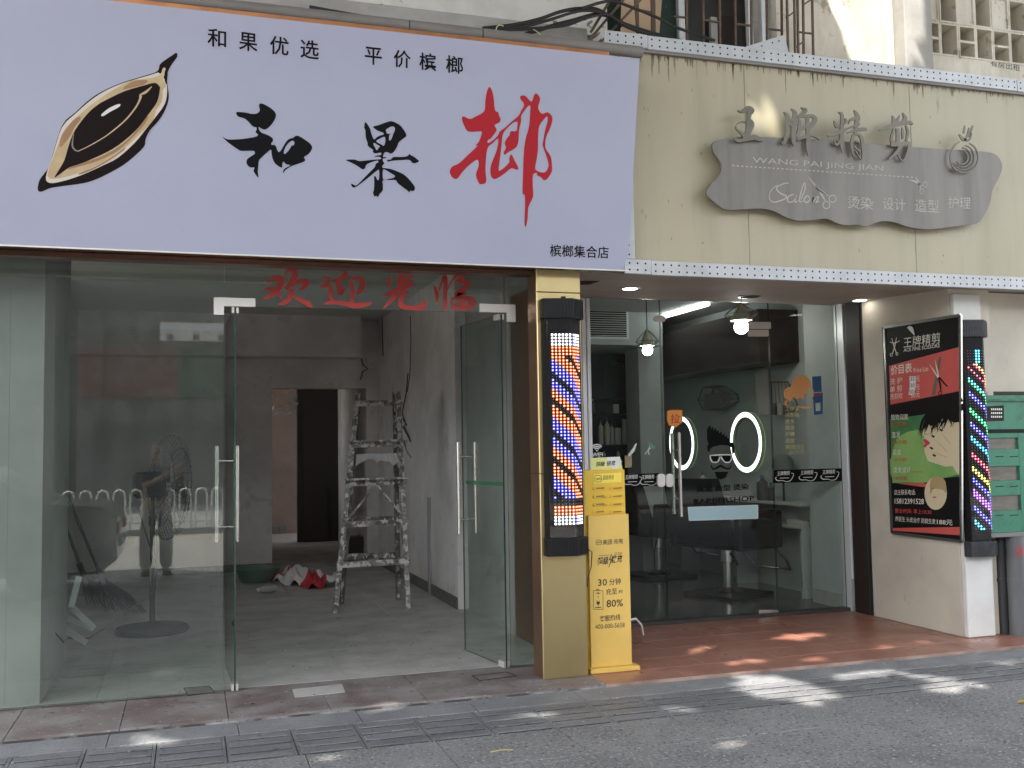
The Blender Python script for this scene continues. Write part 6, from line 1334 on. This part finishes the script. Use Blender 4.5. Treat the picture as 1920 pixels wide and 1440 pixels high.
tag(MB().tube([at(25, 985, Y=7.6), at(45, 1060, Y=7.7), at(68, 1130, Y=7.8), at(85, 1165, Y=7.85), at(120, 1205, Y=7.9)], .006, 6).build('wall_cable', 'cable', None, True), 'black cable sagging along the pale left wall behind the glass', 'cable')
# ------------------------------------------------------------------ pavement bits
p = at(1915, 1318, Z=-.02); t = tag(MB().add([p+Vector(v) for v in ((-.03, 0, .004), (-.01, -.018, .01), (.03, -.02, .012), (.05, .0, .006), (.02, .022, .014), (-.01, .015, .008))], [(0, 1, 4), (0, 4, 5), (1, 2, 4), (2, 3, 4)]).build('fallen_leaf', 'leafy'), 'yellow fallen leaf on the pavement at the right edge', 'leaf')
a, b = at(920, 1410, Z=-.017), at(962, 1406, Z=-.017); tag(MB().tube([a, a.lerp(b, .5)+Vector((0, .006, .003)), b], .004, 6).build('twig', 'twig'), 'thin pale dry twig lying on the pavement below the brass pillar', 'twig')

# ------------------------------------------------------------------ across the street (seen in the glass)
rl = thing('street_railing', 'white hooped steel railing along the far side of the road', 'railing', (-2, -9.6, 0))
pr = None
for k in range(30):
    if pr is None:
        mb = MB(); mb.tube([(0, 0, 0), (0, 0, .72), (.03, 0, .82), (.12, 0, .86), (.21, 0, .82), (.24, 0, .72), (.24, 0, 0)], .02, 6); pr = mb.build('hoop', 'rail', rl, True, local=True); o = pr
    else: o = pr.copy(); COL.objects.link(o); o.parent = rl
    o.location = (-4+k*.34, 0, -.03)
MB().box(-6.1, 6.4, -9.62, -9.58, .08, .12).build('rail', 'rail', rl)
for nm, lab, x0, x1, y, h, m in (('opposite_building', 'grey rendered building across the road', -30, -4.0, -20, 8.6, 'bld1'), ('opposite_building', 'tall plain building across the road beside the sunny gap', -3.4, 26, -20.5, 8.8, 'bld1')):
    t = thing(nm, lab, 'building', ((x0+x1)/2, y, 0)); MB().box(x0, x1, y-8, y, -.1, h).build('wall', m, t)
    for i in range(int((x1-x0)/3)):
        for j in range(1): xx = x0+.8+i*3; MB().box(xx, xx+1.6, y+.001, y+.03, 4.2+j*2.6, 5.6+j*2.6).build('window', 'bld2', t)
    MB().box(x0+.5, x1-.5, y+.002, y+.04, 0, 2.6).build('shop_opening', 'bld2', t)
car = thing('parked_car', 'dark saloon car parked on the pavement left of the view', 'car', (-3.0, .9, -.02))
prof = [(-5.1, .35), (-5.12, .7), (-4.9, .86), (-4.2, .95), (-3.6, 1.42), (-2.2, 1.46), (-1.5, 1.05), (-.95, 1.0), (-.8, .85), (-.78, .4), (-.95, .25), (-4.95, .25)]
def side(y, s): return [(-2.95+(x+2.95)*s, y, z) for x, z in prof]
mb = MB(); L_ = [side(.06, .97), side(.0, 1), side(1.7, 1), side(1.76, .97)]; n = len(prof)
for P_, Q_ in zip(L_, L_[1:]):
    for i in range(n): j = (i+1) % n; mb.quad(P_[i], P_[j], Q_[j], Q_[i])
mb.fill([L_[0]], (0, -1, 0)); mb.fill([L_[3]], (0, 1, 0)); mb.build('body', 'carpaint', car)
for y, nn in ((-.004, -1), (1.764, 1)):
    q = [(-4.0, 1.0), (-3.5, 1.37), (-2.25, 1.4), (-1.65, 1.05)]; MB().fill([[(x, y+(.06 if nn < 0 else -.0), z) for x, z in q]], (0, nn, 0), .004).build('side_window', 'darkglass', car)
for x in (-4.25, -1.6):
    for y in (.0, 1.58): MB().tube([(x, y, .3), (x, y+.18, .3)], .31, 24).build('wheel', 'blackm', car, True)
for y in (.2, 1.4): MB().bbox(-.80, -.765, y, y+.22, .68, .82, .01).build('tail_lamp', 'bot_r', car)
MB().bbox(-.79, -.762, .6, 1.15, .5, .62, .004).build('number_plate', 'bot_b', car)
def vm(px, py, Yv): p = at(px, py, Y=Yv); return Vector((p.x, 14.01-Yv, p.z))
t = thing('white_awning', 'white striped awning on the building across the road', 'awning', vm(360, 620, 34))
a, b = vm(300, 612, 34), vm(440, 604, 34); MB().hexa([(a.x, a.y, a.z-.45), (b.x, a.y, a.z-.45), (b.x, a.y-.5, a.z-.1), (a.x, a.y-.5, a.z-.1)], [(a.x, a.y, a.z-.1), (b.x, a.y, a.z-.1), (b.x, a.y-.5, a.z+.2), (a.x, a.y-.5, a.z+.2)]).build('canopy', 'awn', t)
for k in range(3): MB().box(a.x+.2+k*.8, a.x+.4+k*.8, a.y+.001, a.y+.004, a.z-.42, a.z-.25).build('stripe', 'bld_red', t)
def tex3(body, x0, x1, z0, z1, y, m, par):
    text('x', (0, 0), (1, 0), (0, 1), PY(5), m, MB()); c = bpy.data.curves.new('line', 'FONT'); c.body = body; c.resolution_u = 2; o = bpy.data.objects.new('line', c); COL.objects.link(o)
    me = bpy.data.meshes.new_from_object(o.evaluated_get(bpy.context.evaluated_depsgraph_get())); bpy.data.objects.remove(o); vs = np.array([v.co[:2] for v in me.vertices]); vs = (vs-vs.min(0))/np.ptp(vs, axis=0)
    mb = MB(); mb.add([(x1-(x1-x0)*u, y, z0+(z1-z0)*v) for u, v in vs], [tuple(p.vertices) for p in me.polygons]); mb.build('lettering', m, par)
t = thing('red_shop_banner', 'red shop banner on the building across the road', 'banner', (-3, -19.8, 3)); MB().bbox(-3.35, -.4, -20.45, -20.38, 3.4, 5.0, .02).build('board', 'bld_red', t)
tex3('多吉利商行', -3.0, -.7, 4.4, 4.85, -20.37, 'bld1', t); tex3('大价回收烟酒', -2.9, -.8, 3.95, 4.25, -20.37, 'bld1', t); tex3('电话 15260479', -2.8, -.8, 3.52, 3.78, -20.37, 'bld1', t)
t = thing('green_shop_banner', 'green shop banner on the building across the road', 'banner', (0, -20.8, 3)); MB().bbox(-.38, 3, -20.45, -20.38, 3.4, 5.0, .02).build('board', 'bld_grn', t)
# the person with the phone, beside and behind the camera: only the glass shows them
def person():
    t = thing('person', 'person in grey trousers holding up a phone, mirrored in the left glass', 'person', (-.42, -.34, -.03))
    def skin(nm, J, E, m, par):
        me = bpy.data.meshes.new(nm); me.from_pydata([j[:3] for j in J], E, []); o = bpy.data.objects.new(nm, me); COL.objects.link(o); o.parent = par; me.materials.append(M[m])
        sm = o.modifiers.new('s', 'SKIN'); sm.use_smooth_shade = True
        for i, j in enumerate(J): me.skin_vertices[0].data[i].radius = (j[3], j[4] if len(j) > 4 else j[3]); me.skin_vertices[0].data[i].use_root = i == 0
        o.modifiers.new('d', 'SUBSURF').levels = 2; o.modifiers['d'].render_levels = 2
        dg = bpy.context.evaluated_depsgraph_get(); me2 = bpy.data.meshes.new_from_object(o.evaluated_get(dg)); o.modifiers.clear(); o.data = me2
        if not me2.materials: me2.materials.append(M[m])
        return o
    J = [(0, 0, .95, .16, .12), (0, 0, 1.15, .15, .11), (0, .01, 1.36, .18, .11), (0, .01, 1.47, .07), (0, .03, 1.55, .055), (0, .05, 1.66, .085, .1), (0, .04, 1.75, .07, .08),
         (.19, .01, 1.42, .06), (.28, .10, 1.2, .045), (.36, .3, 1.42, .035), (.38, .36, 1.48, .03), (-.19, .01, 1.42, .06), (-.1, .16, 1.2, .045), (.24, .32, 1.40, .035), (.32, .36, 1.46, .03),
         (.1, 0, .86, .095), (.12, .02, .5, .07), (.12, 0, .1, .05), (.13, .13, .04, .04), (-.1, 0, .86, .095), (-.13, .02, .5, .07), (-.14, 0, .1, .05), (-.15, .13, .04, .04)]
    E = [(0, 1), (1, 2), (2, 3), (3, 4), (4, 5), (5, 6), (2, 7), (7, 8), (8, 9), (9, 10), (2, 11), (11, 12), (12, 13), (13, 14), (0, 15), (15, 16), (16, 17), (17, 18), (0, 19), (19, 20), (20, 21), (21, 22)]
    skin('body', J, E, 'skin', t)
    skin('trousers', [(0, 0, .97, .175, .135), (0, 0, .9, .17, .135), (.1, 0, .84, .115), (.12, .02, .5, .095), (.12, .01, .09, .085), (-.1, 0, .84, .115), (-.13, .02, .5, .095), (-.14, .01, .09, .085)], [(0, 1), (1, 2), (2, 3), (3, 4), (1, 5), (5, 6), (6, 7)], 'trouser', t)
    skin('shirt', [(0, 0, .93, .18, .14), (0, 0, 1.15, .17, .13), (0, .01, 1.37, .2, .125), (0, .01, 1.46, .085), (.19, .01, 1.42, .078), (.27, .09, 1.22, .062), (-.19, .01, 1.42, .078), (-.11, .15, 1.22, .062)], [(0, 1), (1, 2), (2, 3), (2, 4), (4, 5), (2, 6), (6, 7)], 'shirt', t)
    skin('hair', [(0, .02, 1.7, .1, .105), (0, .03, 1.78, .075, .085)], [(0, 1)], 'hair', t)
    for s in (-1, 1): MB().bbox(-.05+s*.135, .05+s*.135, -.08, .2, .0, .075, .02).build('shoe', 'blackm', t, local=True)
person()
ph = tag(MB().bbox(-.075, -.012, -.045, -.035, 1.485, 1.62, .004).build('phone', 'black'), 'black phone held up in front of the person in grey trousers', 'phone')
# street trees: their crowns shade the pavement and facade, with gaps where the sun comes through
S_ = SUN
def foot(p): p = Vector(p); q = p-S_*(p.z/S_.z); return q.x, q.y
GAPS = []
def gap(px, py, rx, ry=None, **kw): p = at(px, py, **kw); GAPS.append((*foot(p), rx, ry or rx))
for px, py, rx, ry in ((1440, 1283, .26, .13), (1490, 1300, .28, .12), (1540, 1312, .14, .08), (1395, 1268, .1, .06), (1610, 1266, .22, .09), (1660, 1262, .14, .08), (1270, 1330, .14, .09), (1755, 1272, .12, .06), (1790, 1288, .3, .09), (1900, 1242, .2, .08), (1010, 1340, .1, .08), (290, 1390, .14, .07), (620, 1418, .07, .05), (1370, 1395, .12, .06), (735, 1330, .16, .06)): gap(px, py, rx, ry, Z=-.02)
for px, py, rx, ry in ((1490, 1195, .26, .09), (1520, 1189, .2, .07), (1655, 1214, .13, .055), (1400, 1240, .14, .07), (1300, 1220, .1, .06), (1720, 1205, .12, .05), (1520, 1237, .12, .05), (1280, 1262, .16, .04)): gap(px, py, rx, ry, Z=0)
gap(1790, 1140, .03, .1, X=5.89)
for px, py, rx, ry in ((1590, 20, .2, .5), (1625, 60, .26, .5), (1610, -30, .3, .5), (1650, 20, .22, .5), (1680, 40, .14, .4)): gap(px, py, rx, ry, Y=7.5)
for px, py, rx in ((1430, 222, .09), (1452, 224, .10)): gap(px, py, rx, .06, Y=6.47)
N = 76000
G_ = np.array(GAPS)
u_ = RN.uniform(-5, 12.5, N*2); v_ = np.where(RN.uniform(size=N*2) < .28, RN.uniform(-9.5, -1.0, N*2), RN.uniform(-1.0, 11.5, N*2)); h_ = RN.uniform(8, 11.5, N*2)
edge = -.8+.5*np.sin(u_*1.3)+.3*np.sin(u_*3.1+1)-8*np.clip((u_-2.2)/1.2, 0, 1); keep = v_ > edge
d2 = ((u_[:, None]-G_[None, :, 0])/(G_[None, :, 2]+.08))**2+((v_[:, None]-G_[None, :, 1])/(G_[None, :, 3]+.08))**2
keep &= d2.min(1) > 1
u_, v_, h_ = u_[keep][:N], v_[keep][:N], h_[keep][:N]
P = np.stack([u_+SUN.x/SUN.z*h_, v_+SUN.y/SUN.z*h_, h_], 1)
def crown(P, name, trunk, label):
    t = thing('street_tree', label, 'tree', (*trunk, -.03), 'street trees behind the camera'); n = len(P)
    a = RN.normal(size=(n, 3)); a[:, 2] = np.abs(a[:, 2])*1.3+.2; a /= np.linalg.norm(a, axis=1)[:, None]; b = RN.normal(size=(n, 3)); x = np.cross(a, b); x /= np.linalg.norm(x, axis=1)[:, None]; y = np.cross(a, x)
    L_ = RN.uniform(.14, .25, n)[:, None]; W_ = L_*.62
    V = np.concatenate([P-x*L_, P-y*W_+x*L_*.1, P+x*L_, P+y*W_+x*L_*.1]).reshape(4, n, 3).transpose(1, 0, 2).reshape(-1, 3)
    me = bpy.data.meshes.new('leaves'); me.from_pydata((V-np.array([*trunk, -.03])).tolist(), [], np.arange(4*n).reshape(n, 4).tolist()); me.materials.append(M['leaf']); o = bpy.data.objects.new('leaves', me); COL.objects.link(o); o.parent = t; tag(o, kind='stuff')
    x0, y0 = trunk; MB().tube([(x0, y0, -.03), (x0+.05, y0, 2.5), (x0-.1, y0+.1, 5), (x0+.2, y0+.3, 8)], [.2, .17, .14, .05], 12).build('trunk', 'bark', t, True)
    c = P.mean(0)
    for k in range(6):
        e = P[RN.randint(n)]; s = Vector((x0, y0+.1, 4.2+.4*k)); MB().tube([s, s.lerp(Vector(e), .5)+Vector((0, 0, .5)), Vector(e)], [.09, .06, .02], 8).build('limb', 'bark', t, True)
m_ = P[:, 0] < 1.2
crown(P[m_], 'a', (-3.6, -.6), 'leafy street tree left of the view whose crown shades the pale sign'); crown(P[~m_], 'b', (7.6, -.6), 'leafy street tree right of the view whose crown shades the salon')
